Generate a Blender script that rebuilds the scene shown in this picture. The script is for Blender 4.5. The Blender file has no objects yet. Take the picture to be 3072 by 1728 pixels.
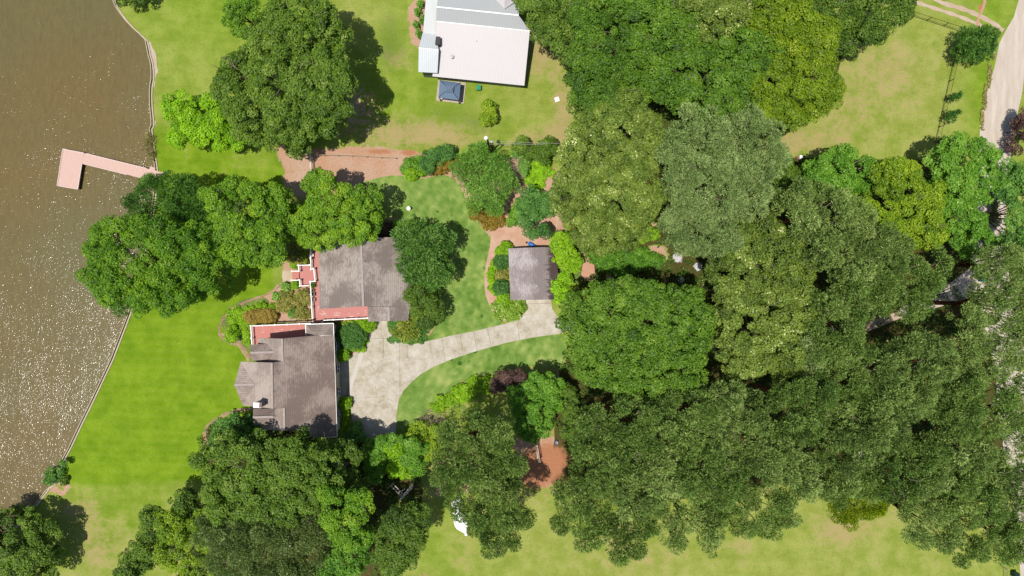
import bpy, math, numpy as np
from mathutils import Vector
C = bpy.context.scene
COL = C.collection
# ---------------------------------------------------------------- camera, sky, sun
HC = 110.0                      # drone height in metres
SC = 165.0 / 3072               # metres on the ground per photo unit
cam_d = bpy.data.cameras.new('drone_camera'); cam_d.lens = 24; cam_d.sensor_width = 36
cam_d.clip_end = 5000
cam = bpy.data.objects.new('drone_camera', cam_d); COL.objects.link(cam)
cam.location = (0, 0, HC); cam.rotation_euler = (0, 0, 0)
C.camera = cam
SUNV = Vector((-0.182, -0.148, 0.972)).normalized()    # towards the sun
w = bpy.data.worlds.new('World'); C.world = w; w.use_nodes = True
nt = w.node_tree; nt.nodes.clear()
sky = nt.nodes.new('ShaderNodeTexSky'); sky.sky_type = 'NISHITA'; sky.sun_disc = False
sky.sun_elevation = math.asin(SUNV.z); sky.sun_rotation = math.atan2(SUNV.x, SUNV.y)
bg = nt.nodes.new('ShaderNodeBackground'); bg.inputs[1].default_value = 0.1
wo = nt.nodes.new('ShaderNodeOutputWorld')
nt.links.new(sky.outputs[0], bg.inputs[0]); nt.links.new(bg.outputs[0], wo.inputs[0])
sd = bpy.data.lights.new('sun', 'SUN'); sd.energy = 4.9; sd.angle = math.radians(0.53); sd.color = (1, 0.955, 0.88)
sun = bpy.data.objects.new('sun', sd); COL.objects.link(sun); sun.location = (-30, -25, 160)
sun.rotation_euler = SUNV.to_track_quat('Z', 'Y').to_euler()
C.view_settings.view_transform = 'Standard'; C.view_settings.look = 'None'
C.view_settings.exposure = 0.0; C.view_settings.gamma = 1.0
C.render.engine = 'CYCLES'
C.cycles.max_bounces = 5; C.cycles.diffuse_bounces = 3; C.cycles.transmission_bounces = 3
C.cycles.transparent_max_bounces = 4; C.cycles.caustics_reflective = False; C.cycles.caustics_refractive = False
C.cycles.sample_clamp_indirect = 4

# ---------------------------------------------------------------- helpers
def P(x, y, z=0.0):
    k = SC * (HC - z) / HC
    return Vector(((x - 1536) * k, -(y - 864) * k, z))
def lin(c):
    return tuple(((v / 255) / 12.92 if v <= 10 else ((v / 255 + 0.055) / 1.055) ** 2.4) for v in c)
GAIN = 0.66
def alb(c, g=1.0):
    r = lin(c); return tuple(min(0.9, v * GAIN * g) for v in r) + (1.0,)

class NT:
    def __init__(s, name):
        s.m = bpy.data.materials.new(name); s.m.use_nodes = True
        s.t = s.m.node_tree; s.b = s.t.nodes['Principled BSDF']; s.out = s.t.nodes['Material Output']
    def n(s, typ, **kw):
        nd = s.t.nodes.new('ShaderNode' + typ)
        for k, v in kw.items():
            if k.startswith('i_'):
                key = k[2:]; nd.inputs[int(key) if key.isdigit() else key.replace('_', ' ')].default_value = v
            else: setattr(nd, k, v)
        return nd
    def l(s, a, b): s.t.links.new(a, b)
    def coord(s): return s.n('TexCoord').outputs['Object']
    def mapping(s, v, scale=(1, 1, 1), rot=0.0):
        m = s.n('Mapping'); m.inputs['Scale'].default_value = scale; m.inputs['Rotation'].default_value = (0, 0, rot)
        s.l(v, m.inputs['Vector']); return m.outputs[0]
    def noise(s, v, scale, detail=3, rough=0.55):
        nd = s.n('TexNoise'); nd.inputs['Scale'].default_value = scale; nd.inputs['Detail'].default_value = detail
        nd.inputs['Roughness'].default_value = rough; s.l(v, nd.inputs['Vector']); return nd.outputs['Fac']
    def ramp(s, fac, stops):
        r = s.n('ValToRGB'); el = r.color_ramp.elements
        while len(el) < len(stops): el.new(0.5)
        for e, (p, c) in zip(el, stops):
            e.position = p; e.color = c if len(c) == 4 else tuple(c) + (1,)
        s.l(fac, r.inputs[0]); return r.outputs[0]
    def mix(s, fac, a, b, mode='MIX'):
        m = s.n('MixRGB', blend_type=mode)
        for i, v in ((0, fac), (1, a), (2, b)):
            if isinstance(v, (int, float)): m.inputs[i].default_value = v
            elif isinstance(v, tuple): m.inputs[i].default_value = v
            else: s.l(v, m.inputs[i])
        return m.outputs[0]
    def math(s, op, a, b=0.0, clamp=False):
        m = s.n('Math', operation=op); m.use_clamp = clamp
        for i, v in ((0, a), (1, b)):
            if isinstance(v, (int, float)): m.inputs[i].default_value = v
            else: s.l(v, m.inputs[i])
        return m.outputs[0]
    def soft(s, a, lo, hi):
        m = s.n('MapRange', interpolation_type='SMOOTHSTEP'); s.l(a, m.inputs[0])
        m.inputs[1].default_value = lo; m.inputs[2].default_value = hi; return m.outputs[0]
    def attr(s, name): return s.n('Attribute', attribute_name=name).outputs['Fac']
    def color(s, c): s.l(c, s.b.inputs['Base Color'])
    def bump(s, h, strength, dist):
        b = s.n('Bump'); b.inputs['Strength'].default_value = strength; b.inputs['Distance'].default_value = dist
        s.l(h, b.inputs['Height']); s.l(b.outputs[0], s.b.inputs['Normal'])
    def set(s, rough=0.8, spec=0.3):
        s.b.inputs['Roughness'].default_value = rough; s.b.inputs['Specular IOR Level'].default_value = spec

def solid(name, c, rough=0.6, var=0.12, scale=3.0, spec=0.3, g=1.0):
    m = NT(name); a = alb(c, g)
    d = tuple(v * (1 - var) for v in a[:3]); h = tuple(min(.9, v * (1 + var)) for v in a[:3])
    m.color(m.ramp(m.noise(m.coord(), scale, 4), [(0.3, d), (0.7, h)])); m.set(rough, spec); return m.m

def obj(name, me, mat=None, parent=None):
    o = bpy.data.objects.new(name, me); COL.objects.link(o)
    if mat is not None:
        for mm in (mat if isinstance(mat, list) else [mat]): me.materials.append(mm)
    if parent is not None: o.parent = parent; o.matrix_parent_inverse = parent.matrix_basis.inverted()
    return o
def tag(o, label, cat, group=None):
    o['label'] = label; o['category'] = cat
    if group: o['group'] = group
    return o
def thing(name, label, cat, loc=(0, 0, 0), group=None):
    o = bpy.data.objects.new(name, None); COL.objects.link(o); o.location = loc; o.empty_display_size = 0.3
    return tag(o, label, cat, group)
def struct(o): o['kind'] = 'structure'; return o

class MB:
    def __init__(s): s.v = []; s.f = []; s.mi = []
    def poly(s, pts, mi=0):
        k = len(s.v); s.v += [tuple(p) for p in pts]; s.f.append(tuple(range(k, k + len(pts)))); s.mi.append(mi)
    def prism(s, pts, z0, z1, mi=0):
        """vertical prism over a world xy outline (counter clockwise or not)"""
        a = sum(pts[i][0] * pts[(i + 1) % len(pts)][1] - pts[(i + 1) % len(pts)][0] * pts[i][1] for i in range(len(pts)))
        if a < 0: pts = pts[::-1]
        n = len(pts); k = len(s.v)
        s.v += [(p[0], p[1], z0) for p in pts] + [(p[0], p[1], z1) for p in pts]
        s.f.append(tuple(k + i for i in range(n))[::-1]); s.f.append(tuple(k + n + i for i in range(n)))
        for i in range(n): s.f.append((k + i, k + (i + 1) % n, k + n + (i + 1) % n, k + n + i))
        s.mi += [mi] * (n + 2)
    def bar(s, a, b, wd, ht, mi=0):
        a = Vector(a); b = Vector(b); d = (b - a)
        if d.length < 1e-6: return
        d.normalize(); up = Vector((0, 0, 1)) if abs(d.z) < 0.95 else Vector((1, 0, 0))
        sd = d.cross(up).normalized() * wd / 2; u = sd.cross(d).normalized() * ht / 2
        k = len(s.v)
        for e in (a, b):
            for q in (sd + u, -sd + u, -sd - u, sd - u): s.v.append(tuple(e + q))
        for i in range(4): s.f.append((k + i, k + 4 + i, k + 4 + (i + 1) % 4, k + (i + 1) % 4)); 
        s.f.append((k, k + 1, k + 2, k + 3)); s.f.append((k + 7, k + 6, k + 5, k + 4)); s.mi += [mi] * 6
    def box(s, c, sx, sy, sz, ang=0.0, mi=0):
        ca, sa = math.cos(ang), math.sin(ang)
        pts = [(c[0] + x * ca - y * sa, c[1] + x * sa + y * ca) for x, y in ((-sx/2, -sy/2), (sx/2, -sy/2), (sx/2, sy/2), (-sx/2, sy/2))]
        s.prism(pts, c[2], c[2] + sz, mi)
    def tube(s, pts, rads, n=8, mi=0):
        pts = [Vector(p) for p in pts]; k = len(s.v)
        for i, p in enumerate(pts):
            d = (pts[min(i + 1, len(pts) - 1)] - pts[max(i - 1, 0)]).normalized()
            up = Vector((0, 0, 1)) if abs(d.z) < 0.9 else Vector((1, 0, 0))
            a = d.cross(up).normalized(); b = a.cross(d).normalized()
            for j in range(n):
                t = 2 * math.pi * j / n; s.v.append(tuple(p + (a * math.cos(t) + b * math.sin(t)) * rads[i]))
        for i in range(len(pts) - 1):
            for j in range(n):
                s.f.append((k + i*n + j, k + i*n + (j+1) % n, k + (i+1)*n + (j+1) % n, k + (i+1)*n + j)); s.mi.append(mi)
        s.f.append(tuple(k + j for j in range(n))[::-1]); s.f.append(tuple(k + (len(pts)-1)*n + j for j in range(n))); s.mi += [mi, mi]
    def lathe(s, c, prof, n=20, mi=0):
        k = len(s.v)
        for r, z in prof:
            for j in range(n):
                t = 2 * math.pi * j / n; s.v.append((c[0] + r * math.cos(t), c[1] + r * math.sin(t), c[2] + z))
        for i in range(len(prof) - 1):
            for j in range(n): s.f.append((k + i*n + j, k + i*n + (j+1) % n, k + (i+1)*n + (j+1) % n, k + (i+1)*n + j)); s.mi.append(mi)
        s.f.append(tuple(k + (len(prof)-1)*n + j for j in range(n))); s.mi.append(mi)
    def build(s, name, mat=None, parent=None):
        me = bpy.data.meshes.new(name); me.from_pydata(s.v, [], s.f); me.polygons.foreach_set('material_index', s.mi); me.update()
        return obj(name, me, mat, parent)

def sheet(name, px, z, mat, parent=None, sub=False):
    m = MB(); pts = [P(x, y, z) for x, y in px]
    a = sum(pts[i].x * pts[(i+1) % len(pts)].y - pts[(i+1) % len(pts)].x * pts[i].y for i in range(len(pts)))
    if a < 0: pts = pts[::-1]
    m.poly(pts); return m.build(name, mat, parent)
def smooth(pts, it=2, closed=True):
    """Chaikin corner cutting"""
    for _ in range(it):
        q = []; n = len(pts)
        for i in range(n if closed else n - 1):
            a, b = pts[i], pts[(i + 1) % n]
            q += [(a[0]*.75 + b[0]*.25, a[1]*.75 + b[1]*.25), (a[0]*.25 + b[0]*.75, a[1]*.25 + b[1]*.75)]
        if not closed: q = [pts[0]] + q + [pts[-1]]
        pts = q
    return pts

# ---------------------------------------------------------------- setting materials
def m_ground():
    m = NT('ground_grass'); co = m.coord()
    nL = m.noise(co, 0.05, 4); nM = m.noise(co, 0.33, 5, 0.6); nF = m.noise(co, 5.0, 3, 0.7); nG = m.noise(co, 1.4, 5, 0.7)
    lush = m.mix(m.soft(nM, .3, .7), alb((114, 154, 12)), alb((144, 178, 36)))
    yel = m.mix(m.soft(nM, .3, .7), alb((154, 168, 70)), alb((184, 190, 102)))
    yv = m.math('ADD', m.attr('yellow'), m.math('MULTIPLY', m.math('SUBTRACT', nL, 0.5), 1.5))
    g = m.mix(m.soft(yv, .1, .9), lush, yel)
    ms = m.n('TexWave', wave_type='BANDS', bands_direction='Y'); m.l(m.mapping(co, (1, 1, 1), .04), ms.inputs['Vector'])
    ms.inputs['Scale'].default_value = .24; ms.inputs['Distortion'].default_value = 1.5; ms.inputs['Detail'].default_value = 3; ms.inputs['Detail Scale'].default_value = .5
    g = m.mix(m.math('MULTIPLY', ms.outputs['Fac'], .09), g, alb((186, 192, 84)))
    g = m.mix(m.math('MULTIPLY', m.soft(m.noise(co, .9, 6, .7), .5, .72), .35), g, alb((92, 132, 14)))
    dv = m.math('ADD', m.attr('dry'), m.math('MULTIPLY', m.math('SUBTRACT', nG, 0.5), 1.5))
    dv = m.math('ADD', dv, m.math('MULTIPLY', m.math('SUBTRACT', nM, 0.5), 1.3))
    drc = m.mix(nF, alb((178, 152, 98)), alb((220, 196, 146)))
    g = m.mix(m.math('MULTIPLY', m.soft(dv, .35, 1.05), .85), g, drc)
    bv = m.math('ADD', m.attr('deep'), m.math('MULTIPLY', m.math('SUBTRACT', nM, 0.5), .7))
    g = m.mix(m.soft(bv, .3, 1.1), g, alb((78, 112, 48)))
    sv = m.math('ADD', m.math('MULTIPLY', m.attr('soil'), .9), m.math('MULTIPLY', m.math('SUBTRACT', nG, 0.5), 1.5))
    nC = m.noise(co, 7.0, 4, 0.8)
    sc_ = m.ramp(m.noise(co, 0.25, 3), [(.35, alb((204, 140, 104))), (.65, alb((216, 176, 156)))])
    sc_ = m.mix(m.soft(nC, .3, .75), sc_, alb((232, 196, 172)))
    sc_ = m.mix(m.soft(m.noise(co, 3.1, 5, .8), .55, .75), sc_, alb((140, 92, 62)))
    g = m.mix(m.soft(sv, .3, .72), g, sc_)
    lv = m.math('ADD', m.attr('litter'), m.math('MULTIPLY', m.math('SUBTRACT', nG, 0.5), .6))
    g = m.mix(m.soft(lv, .4, .62), g, m.mix(m.soft(m.noise(co, 2.2, 6, .8), .42, .58), alb((104, 76, 52)), alb((56, 84, 28))))
    rv = m.math('ADD', m.attr('red'), m.math('MULTIPLY', m.math('SUBTRACT', nG, 0.5), .9))
    g = m.mix(m.soft(rv, .35, .85), g, m.mix(nC, alb((184, 112, 82)), alb((220, 156, 120))))
    g = m.mix(m.math('MULTIPLY', m.soft(nF, .3, .75), .35), g, alb((64, 84, 26)))
    g = m.mix(m.math('MULTIPLY', m.soft(m.noise(co, 11, 2, .8), .5, .8), .25), g, alb((220, 215, 140)))
    m.color(g); m.set(.95, .08); m.bump(m.noise(co, 9, 4, .8), .5, .06); return m.m
def m_lawn():
    m = NT('garden_turf'); co = m.coord()
    nM = m.noise(co, 0.22, 4, .55); nG = m.noise(co, .9, 5, .6); nF = m.noise(co, 7, 3, .7)
    v = m.math('ADD', m.math('MULTIPLY', nM, .6), m.math('MULTIPLY', nG, .4))
    c = m.ramp(v, [(.36, alb((98, 132, 52))), (.47, alb((132, 162, 76))), (.57, alb((164, 184, 98))), (.66, alb((188, 196, 118)))])
    st = m.n('TexWave', wave_type='BANDS', bands_direction='X'); m.l(m.mapping(co, (1, 1, 1), .5), st.inputs['Vector'])
    st.inputs['Scale'].default_value = .2; st.inputs['Distortion'].default_value = 1.2; st.inputs['Detail Scale'].default_value = .6
    c = m.mix(m.math('MULTIPLY', st.outputs['Fac'], .3), c, alb((96, 140, 54)))
    c = m.mix(m.soft(m.noise(co, .55, 2, .4), .66, .74), c, alb((62, 108, 38)))
    c = m.mix(m.math('MULTIPLY', m.soft(nF, .35, .75), .25), c, alb((84, 116, 44)))
    m.color(c); m.set(.95, .08); m.bump(m.noise(co, 10, 3, .8), .4, .05); return m.m
def m_concrete():
    m = NT('stained_concrete'); co = m.coord()
    v = m.noise(co, .55, 8, .68)
    c = m.ramp(v, [(.3, alb((172, 158, 134))), (.45, alb((208, 197, 176))), (.65, alb((232, 225, 212)))])
    c = m.mix(m.math('MULTIPLY', m.soft(m.noise(m.mapping(co, (1, 1, 1), 1), 3.2, 8, .75), .5, .68), .45), c, alb((140, 126, 104)))
    c = m.mix(m.math('MULTIPLY', m.noise(co, 18, 3, .8), .25), c, alb((150, 142, 128)))
    m.color(c); m.set(.85, .25); m.bump(m.noise(co, 20, 3), .15, .02); return m.m
def m_gravel():
    m = NT('pale_gravel'); co = m.coord()
    c = m.ramp(m.noise(m.mapping(co, (1, .12, 1), -.12), 1.3, 6, .6), [(.3, alb((206, 188, 170))), (.7, alb((232, 220, 206)))])
    c = m.mix(m.math('MULTIPLY', m.soft(m.noise(co, 7, 5, .8), .45, .7), .4), c, alb((176, 160, 140)))
    m.color(c); m.set(.95, .1); m.bump(m.noise(co, 14, 4, .8), .6, .05); return m.m
def m_straw(name, a, b, d):
    m = NT(name); co = m.coord()
    c = m.mix(m.soft(m.noise(co, .5, 4), .35, .65), alb(a), alb(b))
    c = m.mix(m.soft(m.noise(co, 6, 4, .8), .45, .75), c, alb((236, 202, 176)))
    c = m.mix(m.math('MULTIPLY', m.soft(m.noise(co, 4, 6, .85), .52, .66), .7), c, alb(d))
    m.color(c); m.set(.95, .1); m.bump(m.noise(co, 9, 4, .85), .8, .1); return m.m
def m_shingle(name, ax, a=(124, 112, 106), b=(166, 154, 148), dark=(92, 82, 78), per=.28, ang=-.03, stain=None):
    m = NT(name); co = m.coord(); mp = m.mapping(co, (1, 1, 1), ang)
    wv = m.n('TexWave', wave_type='BANDS', bands_direction=ax, wave_profile='SAW'); m.l(mp, wv.inputs['Vector'])
    wv.inputs['Scale'].default_value = 6.2832 / per / 20 ; wv.inputs['Distortion'].default_value = .15
    br = m.n('TexVoronoi', feature='F1'); m.l(m.mapping(co, (7, 2.6, 1) if ax == 'X' else (2.6, 7, 1), ang), br.inputs['Vector']); br.inputs['Scale'].default_value = 1.0
    sep = m.n('SeparateColor'); m.l(br.outputs['Color'], sep.inputs[0])
    v = m.math('ADD', m.math('MULTIPLY', m.soft(m.noise(co, .3, 4, .5), .22, .78), .66), m.math('MULTIPLY', sep.outputs[0], .26))
    c = m.ramp(v, [(.32, alb(dark, 1.22)), (.5, alb(a, 1.22)), (.68, alb(b, 1.18))])
    c = m.mix(m.math('MULTIPLY', m.soft(wv.outputs['Fac'], .5, 1.0), .26), c, alb(tuple(x * .62 for x in dark)))
    c = m.mix(m.math('MULTIPLY', m.noise(co, 14, 2, .9), .3), c, alb((196, 184, 180)))
    if stain: c = stain(m, co, c)
    m.color(c); m.set(.9, .2); m.bump(wv.outputs['Fac'], .5, .02); return m.m
def m_metal(name, c0, ang, per=.23, rough=.35, stripe=.8):
    m = NT(name); co = m.coord()
    wv = m.n('TexWave', wave_type='BANDS', bands_direction='X', wave_profile='SIN'); m.l(m.mapping(co, (1, 1, 1), ang), wv.inputs['Vector'])
    wv.inputs['Scale'].default_value = 6.2832 / per / 20
    a = alb(c0); h = tuple(min(.88, v * 1.04) for v in a[:3]) + (1,); d = tuple(v * stripe for v in a[:3]) + (1,)
    c = m.mix(m.soft(wv.outputs['Fac'], .75, 1.0), h, d)
    c = m.mix(m.math('MULTIPLY', m.noise(co, .3, 5), .18), c, tuple(v * .75 for v in a[:3]) + (1,))
    m.color(c); m.set(rough, .5); m.b.inputs['Metallic'].default_value = 0.0; m.bump(wv.outputs['Fac'], .35, .02); return m.m
def m_water():
    m = NT('lake_water'); co = m.coord()
    mp = m.mapping(co, (1, 1.0, 1), .5)
    c = m.ramp(m.noise(co, .035, 4), [(.35, alb((128, 108, 62))), (.65, alb((119, 112, 69)))])
    c = m.mix(m.math('MULTIPLY', m.soft(m.noise(m.mapping(co, (1, .3, 1), .6), 2.4, 4, .7), .35, .7), .35), c, alb((94, 80, 44)))
    m.color(c); m.set(.165, .5); m.b.inputs['IOR'].default_value = 1.33
    m.b.inputs['Coat Weight'].default_value = .45; m.b.inputs['Coat Roughness'].default_value = .4; m.b.inputs['Coat IOR'].default_value = 1.33
    big = m.noise(m.mapping(co, (1, .45, 1), .55), .5, 2, .5)
    sm = m.noise(m.mapping(co, (1, .8, 1), .9), 5.6, 1, .5)
    pat = m.soft(m.noise(m.mapping(co, (.7, 1, 1), .3), .11, 3), .35, .7)
    h = m.math('ADD', m.math('MULTIPLY', big, 1.6), m.math('MULTIPLY', sm, m.math('ADD', m.math('MULTIPLY', pat, .35), .75)))
    m.bump(h, 1.0, .059); return m.m
def m_deck(name, c1, c2, ang, per=.14):
    m = NT(name); co = m.coord()
    wv = m.n('TexWave', wave_type='BANDS', bands_direction='X', wave_profile='SAW'); m.l(m.mapping(co, (1, 1, 1), ang), wv.inputs['Vector'])
    wv.inputs['Scale'].default_value = 6.2832 / per / 20
    c = m.mix(m.noise(m.mapping(co, (6, .8, 1), ang), 1.5, 4, .7), alb(c1), alb(c2))
    c = m.mix(m.math('MULTIPLY', m.soft(wv.outputs['Fac'], .8, 1), .5), c, tuple(v * .4 for v in alb(c1)[:3]) + (1,))
    m.color(c); m.set(.75, .25); return m.m
def m_bark(name, c):
    m = NT(name); co = m.coord()
    a = alb(c); m.color(m.ramp(m.noise(m.mapping(co, (1, 1, .2)), 9, 5, .7), [(.3, tuple(v*.6 for v in a[:3])), (.7, tuple(v*1.3 for v in a[:3]))])); m.set(.95, .1); return m.m

LEAFP = {  # dark, mid, light, accent (sRGB as it would look in full sun), translucency
 'oak': ((38, 60, 12), (70, 98, 22), (102, 130, 36), (138, 152, 78)),
 'oakwarm': ((38, 58, 14), (68, 96, 24), (100, 126, 38), (140, 148, 64)),
 'wood':   ((38, 64, 12), (70, 104, 20), (100, 132, 34), (130, 154, 60)),
 'woodyel':((52, 74, 8), (88, 114, 12), (120, 142, 22), (150, 162, 50)),
 'bright': ((46, 80, 12), (76, 122, 24), (112, 152, 46), (146, 178, 90)),
 'lime':   ((64, 100, 6), (106, 150, 12), (142, 184, 22), (166, 200, 60)),
 'yelgreen': ((60, 86, 10), (98, 128, 18), (138, 160, 32), (168, 176, 60)),
 'oakyel': ((50, 80, 10), (84, 124, 20), (124, 156, 30), (152, 166, 38)),
 'gum': ((40, 72, 8), (70, 112, 14), (108, 144, 26), (140, 160, 40)),
 'cedar': ((44, 76, 26), (76, 118, 42), (110, 150, 60), (140, 168, 88)),
 'fir': ((42, 72, 26), (74, 114, 44), (108, 146, 64), (136, 164, 92)),
 'olive': ((44, 62, 16), (84, 106, 32), (124, 142, 56), (204, 208, 150)),
 'pine': ((54, 74, 30), (100, 124, 58), (140, 160, 86), (174, 184, 122)),
 'pinew': ((48, 68, 26), (88, 116, 48), (128, 150, 74), (164, 172, 106)),
 'bluepine': ((80, 104, 54), (124, 148, 82), (156, 174, 108), (180, 192, 136)),
 'greygreen': ((54, 74, 34), (92, 114, 56), (128, 146, 82), (162, 170, 116)),
 'shrubgreen':((58, 92, 30), (96, 140, 50), (136, 172, 76), (160, 186, 104)),
 'clipdark': ((38, 70, 26), (60, 102, 38), (90, 132, 54), (112, 152, 74)),
 'clipgreen':((66, 104, 6), (104, 146, 12), (140, 176, 24), (160, 190, 60)),
 'golden': ((96, 84, 28), (140, 122, 50), (168, 146, 68), (178, 122, 72)),
 'purple': ((48, 34, 30), (80, 58, 52), (108, 82, 72), (130, 106, 88)),
 'rusty':  ((76, 70, 18), (122, 104, 30), (150, 124, 44), (160, 96, 50)),
 'mixbed': ((66, 76, 24), (116, 122, 48), (152, 146, 72), (186, 122, 92)),
 'flower': ((60, 88, 18), (100, 136, 34), (142, 168, 60), (236, 224, 196)),
 'palm':   ((80, 100, 30), (134, 150, 58), (180, 184, 90), (206, 200, 116)),
 'dead':   ((104, 92, 74), (146, 132, 110), (176, 162, 138), (190, 180, 160)),
 'reed':   ((86, 84, 44), (122, 116, 66), (156, 146, 92), (170, 160, 110)),
 'juniper':((58, 82, 4), (98, 122, 8), (132, 150, 16), (150, 160, 40)),
}
LM = {}
def leafmat(kind):
    if kind in LM: return LM[kind]
    d, mi, li, ac = LEAFP[kind]; m = NT('foliage_' + kind)
    g = 2.08 if kind != 'bluepine' else 1.9
    t = m.attr('tint')
    c = m.ramp(t, [(0.0, alb(d, g)), (.4, alb(mi, g)), (.78, alb(li, g)), (.93, alb(li, g)), (1.0, alb(ac, g))])
    m.color(c); m.set(.5, .32)
    tr = m.n('BsdfTranslucent'); m.l(c, tr.inputs['Color'])
    mx = m.n('MixShader'); mx.inputs[0].default_value = .36 if kind not in ('dead',) else 0.0
    m.l(m.b.outputs[0], mx.inputs[1]); m.l(tr.outputs[0], mx.inputs[2]); m.l(mx.outputs[0], m.out.inputs[0])
    LM[kind] = m.m; return m.m

# ---------------------------------------------------------------- ground, lake
shore = [(330, -900), (338, -300), (340, -60), (345, 0), (354, 24), (368, 45), (386, 68), (405, 88), (425, 106), (443, 124), (447, 142), (451, 165), (458, 190), (461, 215), (461, 240), (457, 262), (456, 290), (457, 320), (461, 360), (461, 380), (456, 388), (460, 415), (465, 455), (470, 490), (474, 520),
         (470, 570), (462, 640), (440, 740), (415, 850), (393, 940), (370, 1000), (340, 1078), (305, 1152), (275, 1215), (243, 1280), (215, 1340), (198, 1372), (190, 1400), (183, 1430), (172, 1448), (148, 1466), (124, 1498), (100, 1530), (60, 1570), (0, 1640), (-60, 1720), (-200, 1900), (-500, 2300), (-900, 3000)]
lake_poly = np.array(shore + [(-7000, 3400), (-7000, -1200)], float)
def inside(px, py, poly):
    poly = np.asarray(poly, float); r = np.zeros(px.shape, bool); n = len(poly); j = n - 1
    for i in range(n):
        xi, yi = poly[i]; xj, yj = poly[j]
        c = ((yi > py) != (yj > py)) & (px < (xj - xi) * (py - yi) / (yj - yi + 1e-12) + xi)
        r ^= c; j = i
    return r
def nearest(px, py, line):
    bd = np.full(px.shape, 1e9); bx = px.copy(); by = py.copy()
    for (x0, y0), (x1, y1) in zip(line[:-1], line[1:]):
        dx, dy = x1 - x0, y1 - y0; t = np.clip(((px - x0) * dx + (py - y0) * dy) / (dx*dx + dy*dy), 0, 1)
        qx, qy = x0 + t*dx, y0 + t*dy; d = np.hypot(px - qx, py - qy); m = d < bd
        bd[m] = d[m]; bx[m] = qx[m]; by[m] = qy[m]
    return bd, bx, by
fx = np.arange(-280, 3360, 5.0); fy = np.arange(-260, 2000, 5.0)
xs = np.concatenate([[-40000, -12000, -4000, -1500, -700], fx, [3600, 4500, 8000, 20000, 45000]])
ys = np.concatenate([[-40000, -12000, -4000, -1500, -600], fy, [2300, 3000, 6000, 15000, 45000]])
GX, GY = np.meshgrid(xs, ys); GX = GX.copy(); GY = GY.copy()
isl = inside(GX, GY, lake_poly); dist, qx, qy = nearest(GX, GY, shore)
snap = dist < 3.4
GX[snap] = qx[snap]; GY[snap] = qy[snap]
GZ = np.where(isl & ~snap, -2.6, 0.0)
def g2(cx, cy, rx, ry, a=1.0):
    return a * np.exp(-(((GX - cx) / rx) ** 2 + ((GY - cy) / ry) ** 2))
def blur(A, n):
    for _ in range(n):
        A = (np.roll(A, 1, 0) + np.roll(A, -1, 0) + A * 2) / 4; A = (np.roll(A, 1, 1) + np.roll(A, -1, 1) + A * 2) / 4
    return A
def pm(poly, n=2, a=1.0): return blur(inside(GX, GY, poly).astype(float), n) * a
def sline(pts, wd, a=1.0):
    d, _, _ = nearest(GX, GY, pts); return a * np.exp(-(d / wd) ** 2)
yellow = np.full(GX.shape, .55)
yellow += pm([(150, 1450), (800, 1436), (820, 700), (380, 640), (300, 1150)], 5, -.5) + pm([(440, 380), (880, 400), (880, 600), (440, 600)], 8, -.25)
yellow += g2(640, 100, 160, 260, -.25) + g2(1250, 100, 150, 250, -.05) + g2(2650, 250, 260, 240, .3) + pm([(1200, 1400), (3100, 1400), (3100, 2000), (1200, 2000)], 10, .2)
yellow += g2(1050, 60, 60, 60, .3) + g2(2960, 250, 60, 160, -.35) + g2(520, 640, 200, 60, -.3)
dry = np.full(GX.shape, .22)
for a in [(1190, 400, 150, 50, .55), (1330, 400, 160, 40, .3), (1190, 180, 40, 40, .45), (1620, 150, 50, 80, .75), (1690, 320, 40, 130, .6), (1640, 420, 100, 40, .6), (1370, 420, 60, 25, .3),
          (2640, 250, 230, 190, .38), (2680, 190, 80, 70, .2), (2400, 430, 130, 50, .5), (2320, 400, 60, 60, .4), (2520, 340, 90, 110, .2), (1900, 1660, 200, 90, .4), (2520, 1590, 90, 50, .6), (2330, 1480, 60, 60, .25), (2220, 1640, 60, 80, .35),
          (235, 1530, 60, 50, .45), (290, 1650, 70, 70, .4), (880, 120, 60, 120, .2), (2650, 1540, 200, 60, .3), (1400, 1650, 90, 120, .25), (1820, 1560, 60, 40, .4), (2700, 1690, 250, 70, .15), (450, 1600, 200, 120, .15), (720, 470, 100, 60, .15)]: dry += g2(*a)
dry += pm([(120, 1500), (800, 1450), (820, 1800), (100, 1800)], 8, .12)
dry -= pm([(150, 1450), (800, 1436), (820, 700), (380, 640), (300, 1150)], 4, .2)
dry = np.where((GY < 470) & (GX > 1080) & (GX < 1760), dry * 1.12, dry)
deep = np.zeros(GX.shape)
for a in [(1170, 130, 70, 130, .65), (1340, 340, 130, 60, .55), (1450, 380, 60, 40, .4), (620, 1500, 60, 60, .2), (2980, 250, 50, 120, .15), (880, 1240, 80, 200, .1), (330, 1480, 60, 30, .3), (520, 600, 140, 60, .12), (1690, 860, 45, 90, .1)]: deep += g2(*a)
soil = np.zeros(GX.shape); soil = g2(1706, 1130, 30, 30, 1.0) + g2(1710, 1240, 40, 80, .7)
for a in [(1060, 330, 120, 120, .62), (1050, 470, 220, 35, .2), (1400, 1450, 60, 80, .5), (1330, 1420, 25, 70, .6), (1280, 1740, 50, 30, .6), (1700, 1440, 50, 60, .3), (1310, 1560, 25, 40, .35)]: soil += g2(*a)
WOOD = [(1700, 640), (1770, 470), (1770, 120), (1800, 60), (2560, 60), (2480, 330), (2330, 420), (2260, 470), (2760, 480), (2940, 520), (3060, 700), (3072, 900), (3060, 1500), (2700, 1520), (2400, 1440), (2100, 1500), (1780, 1500), (1650, 1450), (1680, 1100), (1700, 1010), (1740, 900), (1740, 860)]
litter = pm(WOOD, 2, .95)
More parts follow.
